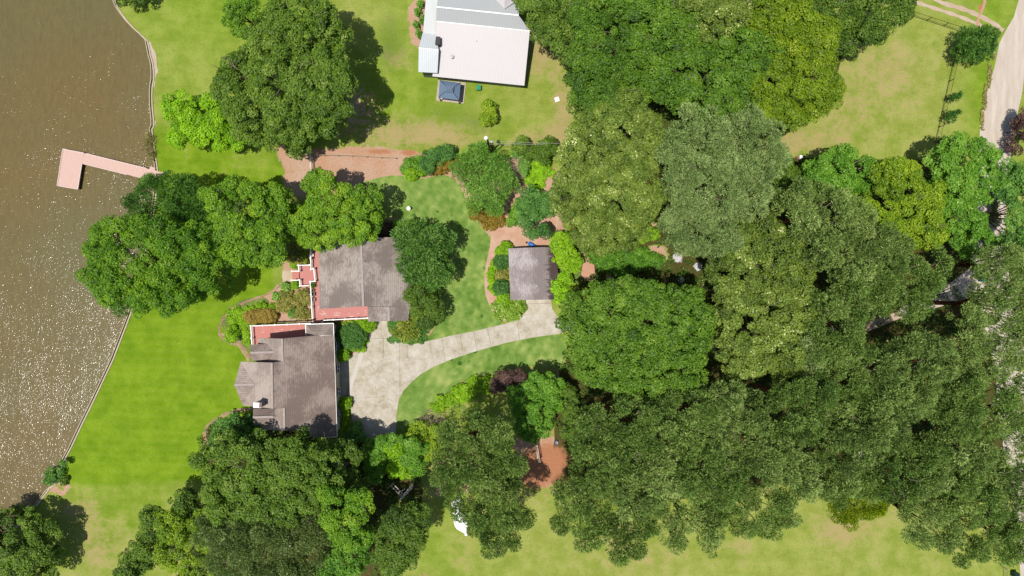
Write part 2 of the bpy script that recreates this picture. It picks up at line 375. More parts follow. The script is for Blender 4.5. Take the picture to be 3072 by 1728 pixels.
for a_ in [(1860, 800, 30, 12), (1830, 830, 14, 18), (1970, 745, 34, 12), (1990, 770, 20, 14), (1962, 672, 10, 8), (2120, 1220, 16, 10), (2640, 955, 30, 12)]: litter -= g2(*a_); soil += g2(*a_)
soil += pm(smooth([(1300, 560), (1420, 480), (1600, 470), (1700, 520), (1700, 700), (1680, 740), (1500, 690), (1470, 720), (1430, 660), (1390, 600)], 1), 1, .95)
soil += pm(smooth([(812, 425), (870, 440), (940, 452), (1100, 440), (1270, 455), (1380, 480), (1480, 520), (1560, 560), (1600, 640), (1400, 600), (1240, 545), (1060, 560), (1000, 600), (880, 600), (836, 540), (858, 520)], 1), 2, .8)
soil += pm([(850, 780), (870, 790), (935, 760), (935, 965), (812, 966), (806, 930), (790, 890), (820, 866), (846, 845)], 1, 1.0)
soil += pm([(600, 1330), (615, 1290), (650, 1255), (690, 1232), (765, 1222), (765, 1290), (1010, 1320), (1060, 1300), (1110, 1320), (1250, 1300), (1310, 1230), (1370, 1160), (1450, 1120), (1560, 1090), (1700, 1110), (1740, 1200), (1700, 1420), (1640, 1540), (1420, 1460), (1290, 1500), (1260, 1640), (1170, 1800), (500, 1800), (620, 1540), (700, 1500), (640, 1430)], 2, .35)
litter += pm([(600, 1330), (615, 1290), (760, 1260), (1060, 1320), (1250, 1330), (1290, 1430), (1262, 1520), (1240, 1640), (1150, 1800), (500, 1800), (620, 1540), (700, 1500), (640, 1430)], 2, .95) - g2(1280, 1440, 40, 50, .6) - g2(1040, 1350, 50, 40, .6)
soil += pm([(1540, 1320), (1700, 1310), (1710, 1400), (1640, 1460), (1560, 1440)], 1, .9)
soil += pm([(1240, 0), (1222, 30), (1232, 130), (1255, 145), (1285, 90), (1290, -60), (1245, -60)], 1, .9)
soil += sline([(170, 1430), (180, 1450), (205, 1462), (190, 1478), (165, 1470)], 10, .9) + sline([(130, 1492), (165, 1462)], 8, .5)
soil += sline([(1050, 1065), (1090, 1045), (1115, 1000)], 9, .9) + sline([(1275, 1020), (1292, 1000), (1312, 972)], 8, .9)
soil += sline([(1000, 640), (1040, 650), (1080, 660), (1170, 655), (1250, 668), (1270, 676)], 5, .8)
soil += sline([(664, 1000), (680, 1015), (720, 1040), (745, 1080)], 6, .8) + g2(718, 1010, 10, 14, .8)
red = np.zeros(GX.shape)
for a in [(1140, 455, 60, 12, .9), (1230, 458, 22, 12, 1.0), (950, 450, 60, 14, .6), (1650, 1380, 70, 60, 1.0), (1600, 1420, 60, 60, .9), (2630, 955, 30, 14, 1.0), (1020, 1350, 50, 50, .9), (2700, 1300, 60, 40, .7), (2130, 1390, 50, 30, .8), (2790, 90, 0.1, .1, 0), (2942, 25, 12, 20, .8), (2100, 1215, 25, 15, .8), (3060, 960, 30, 40, .9), (1130, 395, 0.1, .1, 0), (1000, 1700, 200, 100, .5)]: red += g2(*a)
V = np.stack([(GX - 1536) * SC, -(GY - 864) * SC, GZ], -1).reshape(-1, 3)
ny, nx = GX.shape; ii = np.arange(ny * nx).reshape(ny, nx)
F = np.stack([ii[1:, :-1], ii[1:, 1:], ii[:-1, 1:], ii[:-1, :-1]], -1).reshape(-1, 4)
def fastmesh(name, V, F, attrs=(), dom='POINT'):
    me = bpy.data.meshes.new(name); k = F.shape[1]
    me.vertices.add(len(V)); me.vertices.foreach_set('co', np.ascontiguousarray(V, dtype=np.float32).ravel())
    me.loops.add(F.size); me.loops.foreach_set('vertex_index', F.astype(np.int32).ravel())
    me.polygons.add(len(F)); me.polygons.foreach_set('loop_start', np.arange(0, F.size, k, dtype=np.int32))
    for n, a in attrs:
        at = me.attributes.new(n, 'FLOAT', dom); at.data.foreach_set('value', np.ascontiguousarray(a, dtype=np.float32).ravel())
    me.update(calc_edges=True); return me
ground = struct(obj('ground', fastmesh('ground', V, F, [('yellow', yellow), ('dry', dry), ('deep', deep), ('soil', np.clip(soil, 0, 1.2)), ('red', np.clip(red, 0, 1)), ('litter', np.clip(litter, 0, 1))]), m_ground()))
lk = struct(sheet('water', [(600, -1100), (600, 3300), (-6500, 3300), (-6500, -1100)], -0.6, m_water()))
turf = m_lawn(); conc = m_concrete(); grav = m_gravel()
struct(sheet('garden_lawn', smooth([(1062, 556), (1120, 536), (1190, 523), (1250, 538), (1290, 532), (1338, 522), (1372, 545), (1395, 590), (1412, 630), (1440, 672), (1464, 702), (1473, 730), (1462, 772), (1452, 830), (1455, 882), (1470, 922), (1490, 952), (1512, 976), (1430, 1000), (1350, 1016), (1290, 1030), (1262, 1034), (1292, 1000), (1312, 972), (1300, 900), (1290, 780), (1300, 700), (1270, 672), (1245, 664), (1180, 652), (1150, 620), (1110, 590)], 2), .012, turf))
struct(sheet('crescent_lawn', smooth([(1187, 1292), (1190, 1240), (1197, 1196), (1212, 1170), (1235, 1146), (1264, 1121), (1306, 1098), (1356, 1077), (1430, 1053), (1520, 1028), (1600, 1012), (1700, 1000), (1700, 1060), (1694, 1108), (1640, 1104), (1590, 1096), (1530, 1108), (1440, 1128), (1392, 1144), (1350, 1178), (1322, 1202), (1288, 1236), (1262, 1256), (1230, 1276), (1205, 1294)], 2), .012, turf))
struct(sheet('shrub_bed_lawn', smooth([(662, 975), (672, 935), (700, 912), (740, 895), (790, 890), (812, 905), (800, 960), (760, 985), (752, 1060), (735, 1050), (720, 1022), (728, 1000), (716, 996), (706, 1018), (686, 1006)], 2), .012, m_straw('ground_cover_ivy', (80, 120, 14), (106, 146, 22), (52, 84, 14))))
struct(sheet('side_lawn', [(1660, 760), (1742, 745), (1746, 815), (1730, 850), (1690, 850), (1672, 830)], .012, m_straw('shade_turf', (74, 116, 12), (92, 134, 18), (52, 86, 12))))
# driveway of poured concrete
dw = [(1112, 962), (1160, 962), (1164, 985), (1174, 1003), (1190, 1019), (1210, 1031), (1240, 1033), (1290, 1022), (1350, 1008), (1430, 992), (1500, 975), (1552, 960), (1574, 940), (1578, 903), (1576, 893), (1652, 893), (1656, 925), (1676, 955), (1700, 968), (1780, 985), (1850, 998), (1850, 1030), (1780, 1016), (1700, 998), (1600, 1012), (1520, 1028), (1430, 1053), (1356, 1077), (1306, 1098), (1264, 1121), (1235, 1146), (1212, 1170), (1197, 1196), (1190, 1240), (1187, 1300), (1090, 1330), (1060, 1292), (1053, 1225), (1034, 1200), (1000, 1190), (1000, 1092), (1060, 1062), (1090, 1042), (1104, 1010)]
dwo = struct(sheet('driveway', dw, .03, conc))
jm = solid('joint_dark', (146, 134, 114), .9)
m = MB()
def jline(pts, wd=.04):
    for a, b in zip(pts[:-1], pts[1:]): m.bar(P(*a, .034), P(*b, .034), wd, .006)
for l in [[(1112, 1015), (1192, 1015)], [(1199, 1017), (1200, 1190)], [(1150, 1015), (1151, 1075)], [(1060, 1195), (1130, 1191), (1200, 1186)], [(1222, 1034), (1224, 1075)], [(1288, 1024), (1300, 1085), (1305, 1098)], [(1325, 1014), (1336, 1084)], [(1420, 994), (1432, 1052)], [(1462, 985), (1474, 1041)], [(1550, 960), (1560, 1020)], [(1576, 912), (1652, 910)], [(1680, 960), (1682, 1000)], [(1380, 1003), (1390, 1066)],
          [(1100, 1074), (1125, 1092), (1150, 1080), (1200, 1072)], [(1144, 1088), (1148, 1108), (1128, 1135), (1162, 1156), (1200, 1140)], [(1100, 1102), (1122, 1094)], [(1126, 1158), (1130, 1188)], [(1200, 1072), (1250, 1078), (1298, 1076)], [(1034, 1130), (1046, 1128)]]: jline(l, .05 if len(l) == 2 else .03)
struct(m.build('driveway_joints', jm))
# wet channel across the slab
wm = NT('wet_concrete'); co = wm.coord(); wm.color(wm.mix(wm.noise(co, 1, 4), alb((140, 130, 112)), alb((172, 164, 148)))); wm.set(.44, .5)
wm.bump(wm.noise(co, .5, 2), .5, .06)
struct(sheet('wet_channel', smooth([(1078, 1052), (1090, 1050), (1088, 1078), (1076, 1100), (1070, 1125), (1060, 1150), (1055, 1172), (1051, 1192), (1036, 1190), (1040, 1160), (1050, 1138), (1060, 1120), (1066, 1096), (1074, 1075)], 2), .036, wm.m))
# gravel road and tracks
struct(sheet('gravel_road', [(3062, -400), (3056, 0), (3042, 50), (3018, 90), (2998, 130), (2984, 200), (2966, 260), (2950, 320), (2941, 374), (2936, 450), (2930, 560), (2925, 700), (2915, 800), (2850, 850), (2800, 875), (2700, 925), (2705, 960), (2800, 925), (2880, 905), (2935, 950), (2985, 1100), (2995, 1250), (3020, 1400), (3046, 1560), (3054, 1640), (3062, 1728), (3070, 2000), (3200, 2000), (3180, 1728), (3140, 1560), (3110, 1400), (3080, 1150), (3072, 1000), (3030, 880), (3018, 700), (3022, 560), (3034, 440), (3048, 360), (3066, 280), (3080, 180), (3110, 60), (3140, -400)], .008, grav))
struct(sheet('woodland_lane', [(1840, 1000), (1990, 1020), (2300, 1010), (2600, 968), (2700, 932), (2712, 950), (2610, 992), (2300, 1040), (1990, 1050), (1840, 1026)], .016, m_straw('lane_dirt', (196, 170, 146), (214, 192, 170), (120, 90, 64))))
track = m_straw('dirt_track', (206, 182, 158), (222, 200, 178), (150, 140, 80))
def ribbon(name, pts, wd, z, mat):
    pts = smooth(pts, 2, closed=False); L = []; R = []
    for i, p in enumerate(pts):
        a = pts[max(0, i-1)]; b = pts[min(len(pts)-1, i+1)]; d = math.hypot(b[0]-a[0], b[1]-a[1]) or 1
        nx_, ny_ = -(b[1]-a[1])/d, (b[0]-a[0])/d; h = wd * (.5 + .12 * math.sin(i * 1.7))
        L.append((p[0]+nx_*h, p[1]+ny_*h)); R.append((p[0]-nx_*h, p[1]-ny_*h))
    mm = MB()
    for i in range(len(pts)-1): mm.poly([P(*R[i], z), P(*R[i+1], z), P(*L[i+1], z), P(*L[i], z)])
    for i, f in enumerate(mm.f):
        a, b, c_ = (Vector(mm.v[k]) for k in f[:3])
        if (b-a).cross(c_-a).z < 0: mm.f[i] = f[::-1]
    return struct(mm.build(name, mat))
ribbon('dirt_track', [(2780, -40), (2810, 4), (2860, 18), (2900, 30), (2935, 46), (2975, 66), (3010, 92)], 13, .010, track)
ribbon('dirt_track', [(2735, 2), (2770, 14), (2820, 30), (2870, 46), (2920, 66), (2950, 80)], 10, .013, track)
ribbon('foot_track', [(2958, -20), (2952, 20), (2938, 46), (2930, 78)], 8, .016, m_straw('red_track', (206, 150, 120), (214, 170, 140), (150, 100, 70)))
strawm = m_straw('pine_straw', (214, 166, 140), (226, 188, 164), (170, 116, 88))
strawr = m_straw('pine_straw_red', (214, 158, 128), (224, 176, 148), (164, 110, 80))
struct(sheet('straw_path', smooth([(1470, 690), (1485, 655), (1560, 640), (1640, 560), (1680, 560), (1690, 640), (1660, 700), (1650, 745), (1525, 748), (1500, 752), (1485, 800), (1480, 860), (1492, 900), (1515, 940), (1545, 958), (1500, 968), (1470, 922), (1455, 882), (1452, 830), (1462, 772), (1473, 728)], 2), .008, strawm))
struct(sheet('straw_path', smooth([(1745, 700), (1780, 690), (1782, 740), (1782, 800), (1790, 850), (1745, 840), (1740, 780)], 1), .010, strawr))
brick = m_straw('brick_edging', (158, 124, 98), (188, 154, 124), (120, 92, 70))
ribbon('brick_path', [(868, 824), (850, 842), (836, 862), (800, 885), (750, 900), (700, 922), (672, 948), (660, 975), (656, 1000), (668, 1018), (690, 1030), (712, 1034)], 6.5, .020, brick)
ribbon('brick_path', [(712, 1000), (716, 1030), (735, 1052), (752, 1075)], 9, .018, brick)
ribbon('brick_path', [(630, 1342), (615, 1320), (612, 1295), (630, 1270), (655, 1255), (690, 1234), (760, 1226)], 9, .020, brick)
struct(sheet('stone_landing', [(848, 812), (878, 812), (880, 842), (850, 846), (846, 830)], .026, m_straw('flagstone', (206, 186, 154), (224, 208, 180), (170, 140, 100))))
ribbon('bed_edge', [(1390, 1144), (1352, 1176), (1322, 1202), (1290, 1234)], 6, .022, strawr)
# bulkhead and eroded bank of the lake
bt = solid('bulkhead_timber', (206, 190, 164), .8); m = MB()
for a, b in zip(shore[1:24], shore[2:25]): m.bar(P(*a, .06), P(*b, .06), .2, .16); m.bar(P(*a, -.9), P(*b, -.9), .12, 1.7)
tag(m.build('timber_bulkhead', bt), 'pale timber bulkhead capping the lake bank north of the pink dock', 'retaining wall', 'bulkheads along the lake')
m = MB()
for a, b in zip(shore[25:45], shore[26:46]): m.bar(P(*a, .06), P(*b, .06), .22, .16); m.bar(P(*a, -.9), P(*b, -.9), .12, 1.7)
tag(m.build('timber_bulkhead', bt), 'thin tan bulkhead running down the glittering lake edge beside the bright lawn', 'retaining wall', 'bulkheads along the lake')
struct(sheet('eroded_bank', smooth([(444, 124), (452, 124), (455, 140), (466, 155), (470, 175), (470, 200), (476, 214), (466, 226), (464, 262), (458, 262), (462, 238), (461, 214), (458, 190), (452, 166)], 1), .014, m_straw('washed_sand', (204, 188, 166), (224, 210, 190), (150, 136, 110))))
struct(sheet('eroded_bank', [(461, 362), (468, 362), (466, 374), (460, 386), (457, 386)], .014, bpy.data.materials['washed_sand']))
print('setting done')
# ---------------------------------------------------------------- buildings
white = solid('white_paint', (252, 250, 246), .5, .04, g=1.25)
def slab_roof(name, faces, mat, parent, th=.16, rim=white):
    """faces: lists of (px, py, z); shared corners are welded"""
    idx = {}; vs = []; fs = []
    for f in faces:
        ids = []
        for p in f:
            if p not in idx: idx[p] = len(vs); vs.append(tuple(P(*p)))
            ids.append(idx[p])
        a, b, c_ = (Vector(vs[k]) for k in ids[:3])
        nrm = sum(((Vector(vs[ids[i]])).cross(Vector(vs[ids[(i+1) % len(ids)]])) for i in range(len(ids))), Vector())
        if nrm.z < 0: ids = ids[::-1]
        fs.append(ids)
    me = bpy.data.meshes.new(name); me.from_pydata(vs, [], fs); me.update()
    o = obj(name, me, [mat, rim], parent)
    md = o.modifiers.new('thickness', 'SOLIDIFY'); md.thickness = th; md.offset = -1; md.material_offset_rim = 1; md.material_offset = 0
    md.use_even_offset = False
    return o
def walls(name, pts, mat, parent, inset=.35, drop=.17):
    c = sum((P(*p) for p in pts), Vector()) / len(pts); m = MB(); q = []
    for p in pts:
        v = P(*p); d = Vector((c.x - v.x, c.y - v.y, 0)); d = Vector((math.copysign(min(inset, abs(d.x)), d.x), math.copysign(min(inset, abs(d.y)), d.y), 0))
        q.append(v + d - Vector((0, 0, drop)))
    for a, b in zip(q, q[1:] + q[:1]): m.poly([(a.x, a.y, 0), (b.x, b.y, 0), b, a])
    return m.build(name, mat, parent)
def ridge(parent, a, b, mat, wd=.32):
    m = MB(); A = P(*a) + Vector((0, 0, .02)); B = P(*b) + Vector((0, 0, .02)); m.bar(A, B, wd, .06); return m.build('ridge_cap', mat, parent)
def window(parent, a, b, z0, z1, out):
    """window on a wall between two world xy points"""
    m = MB(); A = Vector((a[0], a[1], 0)) + out * .03; B = Vector((b[0], b[1], 0)) + out * .03
    up = lambda v, z: Vector((v.x, v.y, z))
    f = MB()
    for s_, e_ in ((up(A, z0), up(B, z0)), (up(A, z1), up(B, z1)), (up(A, z0), up(A, z1)), (up(B, z0), up(B, z1)), (up((A+B)/2, z0), up((A+B)/2, z1))): f.bar(s_, e_, .07, .07)
    w_ = f.build('window', white, parent)
    m.poly([up(A, z0), up(B, z0), up(B, z1), up(A, z1)]); m.build('pane', glass, w_)
glass = NT('dark_glass'); glass.color(glass.mix(.5, (.03, .04, .05, 1), (.05, .06, .07, 1))); glass.set(.08, .6); glass = glass.m
def gstain(m, co, c):
    x = m.n('SeparateXYZ'); m.l(co, x.inputs[0])
    n = m.noise(m.mapping(co, (.5, 2.4, 1)), 1.1, 5, .75)
    e = m.math('ADD', m.soft(x.outputs[0], 4.2, 7.6), m.math('MULTIPLY', m.math('SUBTRACT', n, .5), 1.6))
    e2 = m.math('ADD', m.math('SUBTRACT', m.soft(m.math('MULTIPLY', x.outputs[0], -1.0), -1.6, 1.2), .25), m.math('MULTIPLY', m.math('SUBTRACT', n, .5), 1.4))
    c = m.mix(m.math('MULTIPLY', m.soft(e, .2, .65), .92), c, alb((78, 60, 58)))
    return m.mix(m.math('MULTIPLY', m.soft(e2, .6, 1.0), .55), c, alb((104, 92, 88)))
shA = m_shingle('shingle_brown_long', 'X', (140, 122, 110), (166, 148, 135), (118, 100, 90), ang=-.03)
shL = m_shingle('shingle_sunlit_slope', 'X', (168, 152, 140), (188, 172, 160), (148, 132, 122), ang=-.03)  # same brown shingle, sunlight on the west slopes put into its colour
shLy = m_shingle('shingle_halflit_side', 'Y', (154, 138, 128), (180, 164, 152), (132, 116, 106), ang=-.03)  # same shingle in a middle tone, weaker light of the side slopes painted in
shB = m_shingle('shingle_grey_weathered', 'X', (144, 132, 122), (176, 164, 153), (118, 106, 97), ang=.01)
shG = m_shingle('shingle_mossy', 'X', (160, 148, 148), (190, 180, 178), (140, 128, 126), ang=.02, stain=gstain)
capm = solid('ridge_shingle', (186, 172, 166), .9)
siding = solid('cream_siding', (206, 200, 186), .7)
slate = solid('grey_siding', (126, 132, 130), .7)
red1 = m_deck('red_deck_boards', (204, 130, 122), (228, 160, 150), 1.55)
red2 = m_deck('red_deck_boards_long', (206, 128, 118), (228, 156, 142), -.02)

# ---- main house (lower one)
A_ = thing('brown_roofed_house', 'large brown shingled house with prow gable and chimney beside the bright lawn', 'house', P(860, 1150))
def zE(x, y):
    xe = 1000 + (y - 971) * .031; return round(5.0 + .45 * (xe - x) * SC * .94, 3)
E = lambda x, y: (x, y, zE(x, y))
slab_roof('roof', [[E(1001.5, 1006), E(950, 1006), E(846, 1016), E(848, 1084), E(815, 1088), E(817, 1226), E(852, 1224), E(853, 1292), E(928, 1294), E(928, 1311), E(1010.5, 1309.5)]], shA, A_)
zu = zE(847, 1050); zm = zE(816, 1150); zl = zE(853, 1250)
slab_roof('roof_slope', [[E(846, 1016), (774, 1014, zu - 3.2), (775, 1086, zu - 3.2), E(848, 1084)]], shL, A_)
slab_roof('dormer_roof', [[(752, 1034, zu-1.9), (817, 1031, zu-1.9), (824, 1056, zu-1.05), (751, 1058, zu-1.05)], [(751, 1058, zu-1.05), (824, 1056, zu-1.05), (830, 1084, zu-1.9), (756, 1083, zu-1.9)]], shLy, A_)
slab_roof('prow_roof', [[E(815, 1088), (722, 1085, zm-2.8), (765, 1153, zm-1.45), (728, 1216, zm-2.8), E(817, 1226)]], shL, A_)
slab_roof('prow_gable', [[(722, 1085, zm-2.8), (703, 1155, zm-1.45), (765, 1153, zm-1.45)], [(703, 1155, zm-1.45), (728, 1216, zm-2.8), (765, 1153, zm-1.45)]], shLy, A_)
slab_roof('dormer_roof', [[(760, 1225, zl-1.9), (828, 1227, zl-1.9), (842, 1248, zl-.9), (759, 1252, zl-.9)], [(759, 1252, zl-.9), (842, 1248, zl-.9), (828, 1276, zl-1.8), (762, 1275, zl-1.8)]], shLy, A_)
slab_roof('roof_slope', [[E(852, 1224), (826, 1226, zl-1.2), (822, 1290, zl-1.2), E(853, 1292)], [(822, 1272, zl-1.25), (781, 1274, zl-2.6), (781, 1290, zl-2.6), (822, 1290, zl-1.2)]], shL, A_)
slab_roof('porch_roof', [[(917, 974, 4.7), (1000, 971, 4.7), (973, 1006, 6.0), (948, 1007, 6.0)], [(1000, 971, 4.7), E(1001.5, 1006.5), (973, 1006, 6.0)], [(917, 974, 4.7), (948, 1007, 6.0), (918.5, 1008, 4.75)]], shLy, A_)
for a, b in (((846, 1016, zu), (848, 1084, zu)), ((815, 1088, zm), (817, 1226, zm)), ((852, 1224, zl), (853, 1290, zl)), ((751, 1058, zu-1.05), (823, 1056, zu-1.05)), ((703, 1155, zm-1.45), (763, 1153, zm-1.45)), ((759, 1252, zl-.9), (820, 1250, zl-.9))): ridge(A_, a, b, capm)
walls('wall', [E(999, 1009), E(948, 1009), E(848, 1016), (778, 1018, 5.2), (760, 1036, 5.8), (756, 1058, 6.6), (762, 1082, 5.8), (726, 1087, 5.9), (712, 1154, 7.2), (732, 1214, 5.9), (765, 1226, 5.5), (764, 1250, 6.4), (768, 1272, 5.4), (786, 1288, 5.0), (928, 1292, 6.2), (930, 1308, 6.2), E(1008, 1307)], siding, A_)
walls('porch_wall', [(922, 978, 4.6), (996, 976, 4.6), (996, 1004, 4.6), (922, 1006, 4.6)], siding, A_, .1)
m = MB(); x0, y0, z0 = P(771, 1216, 10.9); m.box((x0, y0, 6.5), 1.0, .62, 4.2, -.05); ch = m.build('chimney', solid('chimney_brick', (142, 140, 142), .9, .1), A_)
m = MB(); m.box((x0, y0, 10.72), 1.14, .76, .1, -.05); m.box((x0 - .2, y0, 10.83), .62, .6, .12, -.05); m.box((x0+.42, y0, 10.83), .2, .66, .14, -.05, 1); m.build('chimney_cap', [white, solid('red_flashing', (188, 110, 110), .8)], ch)
m = MB(); m.bar(P(1000.6, 970.5, 4.93), P(1011.2, 1310, 4.93), .09, .12); m.bar(P(917, 973, 4.66), P(1001, 970, 4.66), .12, .12); m.bar(P(1011, 1310.6, 4.9), P(940, 1313.5, 5.7), .1, .12); m.bar(P(916.4, 973, 4.66), P(918.4, 1008, 4.7), .1, .12)
m.build('gutter', white, A_)
m = MB(); m.box(P(831, 1043, zu-1.2), .12, .12, .5); m.build('vent_pipe', solid('vent_dark', (70, 66, 64)), A_)
wy = P(1003, 1100, 4); 
for y in (1030, 1100, 1170, 1240):
    a = P(1003 + (y-971)*.031, y, 4.6); window(A_, (a.x-.33, a.y), (a.x-.33, a.y-1.3), 1.2, 2.4, Vector((1, 0, 0)))

# ---- decks with white railings
def railing(parent, pts, z, gap=1.9):
    m = MB()
    for a, b in zip(pts[:-1], pts[1:]):
        A = P(*a, z); B = P(*b, z); m.bar(A, B, .14, .05); m.bar(A - Vector((0, 0, .85)), B - Vector((0, 0, .85)), .05, .07)
        n = max(1, int((B-A).length / .14))
        for i in range(1, n): p = A.lerp(B, i/n); m.bar(p - Vector((0, 0, .03)), p - Vector((0, 0, .84)), .035, .035)
    r = m.build('railing', white, parent)
    for a, b in zip(pts[:-1], pts[1:]):
        A = P(*a, z); B = P(*b, z); n = max(1, round((B-A).length / gap))
        for i in range(n + (1 if b == pts[-1] else 0)):
            p = A.lerp(B, i/n); q = MB(); q.box((p.x, p.y, z - 1.0), .16, .16, 1.08); q.box((p.x, p.y, z + .081), .24, .24, .06); q.build('post', white, parent)
def platform(parent, px, z, mat, th=.18):
    m = MB(); pts = [P(x, y, z) for x, y in px]; m.prism([(p.x, p.y) for p in pts], z - th, z); o = m.build('floor', [mat], parent)
    ms = solid('deck_support', (150, 140, 126))
    for p in pts: q = MB(); q.bar((p.x, p.y, 0), (p.x, p.y, z - th), .14, .14); q.build('support', ms, parent)
    return o
def flecks(parent, spots, z, seed):
    r = np.random.default_rng(seed); ms = solid('bare_patch', (244, 220, 208), .8)
    for i_, (cx, cy, L, Wd) in enumerate(spots):
        m = MB(); k = 9; c = P(cx, cy, z + .006 + .0004 * i_)
        m.poly([(c.x + L*SC*.5*math.cos(t)*(.55+.6*r.random()), c.y + Wd*SC*.5*math.sin(t)*(.5+.7*r.random()), c.z) for t in [2*math.pi*i/k for i in range(k)]])
        m.build('peeling_paint', ms, parent)
ZD = 1.9
dA = thing('red_deck', 'red painted deck with white railing along the north side of the brown roofed house', 'deck', P(850, 995))
platform(dA, [(754, 979), (940, 972), (942, 1012), (770, 1040), (770, 1052), (757, 1052)], ZD, red2)
railing(dA, [(757, 1052), (752, 978), (936, 970)], ZD + .95)
r_ = np.random.default_rng(5)
flecks(dA, [(785 + r_.random()*110, 985 + r_.random()*12, 3 + 5*r_.random(), 1.2 + 1.5*r_.random()) for _ in range(15)], ZD, 2)
dB = thing('red_deck', 'red painted deck wrapping the west and south sides of the grey roofed house', 'deck', P(945, 850))
platform(dB, [(936, 735), (962, 735), (962, 922), (1106, 918), (1106, 957), (968, 964), (968, 969), (938, 970)], ZD, red1)
railing(dB, [(931, 740), (933, 808), (941, 806), (945, 843), (931, 845), (937, 960)], ZD + .95)
railing(dB, [(937, 960), (938, 970)], ZD + .95); railing(dB, [(967, 961), (966, 971)], ZD + .95); railing(dB, [(967, 961), (1104, 954)], ZD + .95)
flecks(dB, [(957 + r_.random()*22, 938 + r_.random()*8, 3 + 7*r_.random(), 1.5) for _ in range(9)] + [(1003 + r_.random()*18, 937 + r_.random()*10, 3 + 8*r_.random(), 1.4) for _ in range(11)] + [(1055, 949, 18, 2.4), (1047, 941, 5, 3), (1074, 941, 8, 2), (1096, 932, 12, 1.5), (1098, 938, 9, 1.5), (1094, 943, 8, 1.5), (957, 920, 1.5, 16), (954, 925, 1.4, 18), (970, 934, 5, 2)], ZD, 3)
st = thing('deck_stair', 'red garden stair landing with white railings leading down to the flagstones', 'stairs', P(905, 828))
platform(st, [(898, 797), (929, 796), (931, 808), (940, 808), (942, 843), (930, 844), (930, 857), (901, 858)], 1.2, red1)
m = MB()
for i in range(5):
    x = 897 - i*4; a = P(x, 813, 1.0 - i*.2); b = P(x, 842, 1.0 - i*.2); c_ = P(x - 4.4, 842, 1.0 - i*.2); d_ = P(x-4.4, 813, 1.0-i*.2)
    m.prism([(a.x, a.y), (b.x, b.y), (c_.x, c_.y), (d_.x, d_.y)], 0.04, 1.0 - i*.2)
m.build('steps', red2, st)
railing(st, [(929, 795), (895, 796), (897, 813), (876, 814)], 2.15, 3); railing(st, [(876, 841), (899, 840), (900, 858), (931, 856)], 2.15, 3)

# ---- grey roofed house
B_ = thing('grey_roofed_house', 'grey shingled house with wide plain gable roof and red deck on two sides', 'house', P(1090, 830))
slab_roof('roof', [[(956, 728, 4.9), (1083, 713, 7.6), (1090, 919, 7.6), (958.5, 927, 4.9)], [(1083, 713, 7.6), (1222, 711, 4.8), (1233, 824, 4.7), (1231, 921, 4.7), (1090, 919, 7.6)]], shB, B_)
slab_roof('wing_roof', [[(1103, 920, 5.2), (1166, 921, 6.15), (1167, 963, 6.15), (1105, 965, 5.2)], [(1166, 921, 6.15), (1231, 920, 4.76), (1224, 962, 4.8), (1167, 963, 6.15)]], shB, B_, rim=solid('grey_edge', (130, 120, 112)))
ridge(B_, (1083, 713, 7.6), (1090, 919, 7.6), capm, .3); ridge(B_, (1166, 921, 6.15), (1167, 963, 6.15), capm, .3)
walls('wall', [(962, 733, 4.9), (1083, 718, 7.4), (1218, 716, 4.8), (1228, 824, 4.7), (1227, 958, 4.7), (1167, 959, 6.1), (1110, 961, 5.1), (1106, 921, 5.1), (1090, 915, 7.4), (963, 923, 4.9)], siding, B_, .2)
m = MB(); m.bar(P(1233.5, 824, 4.7), P(1232, 885, 4.7), .1, .1); m.build('gutter', white, B_)
m = MB(); p = P(1095, 784, 7.4); m.lathe(p, [(.08, -.3), (.08, .25)], 10); m.build('vent_pipe', solid('vent_dark2', (60, 56, 56)), B_)
for y in (760, 800, 860): a = P(962, y, 4.5); window(B_, (a.x+.2, a.y), (a.x+.2, a.y-1.6), 2.2, 4.0, Vector((-1, 0, 0)))

# ---- garage
G_ = thing('garage', 'small detached garage with pale shingles and dark moss stains on its east slope', 'garage', P(1597, 820))
slab_roof('roof', [[(1525, 745, 2.8), (1597, 742.5, 4.4), (1601, 899.5, 4.4), (1531, 900, 2.8)], [(1597, 742.5, 4.4), (1670, 740, 2.8), (1674, 830, 2.8), (1672, 899, 2.8), (1601, 899.5, 4.4)]], shG, G_, rim=solid('garage_edge', (150, 136, 130)))
walls('wall', [(1528, 749, 2.8), (1597, 747, 4.3), (1667, 744, 2.8), (1670, 895, 2.8), (1600, 896, 4.3), (1534, 896, 2.8)], siding, G_, .15)
for y in (781, 858):
    m = MB(); p = P(1610, y, 4.15); m.box((p.x, p.y, 4.0), .38, .34, .3); m.build('roof_vent', solid('vent_grey', (168, 172, 168)), G_)
a = P(1580, 896, 2.5); b = P(1650, 896, 2.5); m = MB(); m.poly([(a.x, a.y-.02, .03), (b.x, b.y-.02, .03), (b.x, b.y-.02, 2.3), (a.x, a.y-.02, 2.3)]); m.build('garage_door', white, G_)

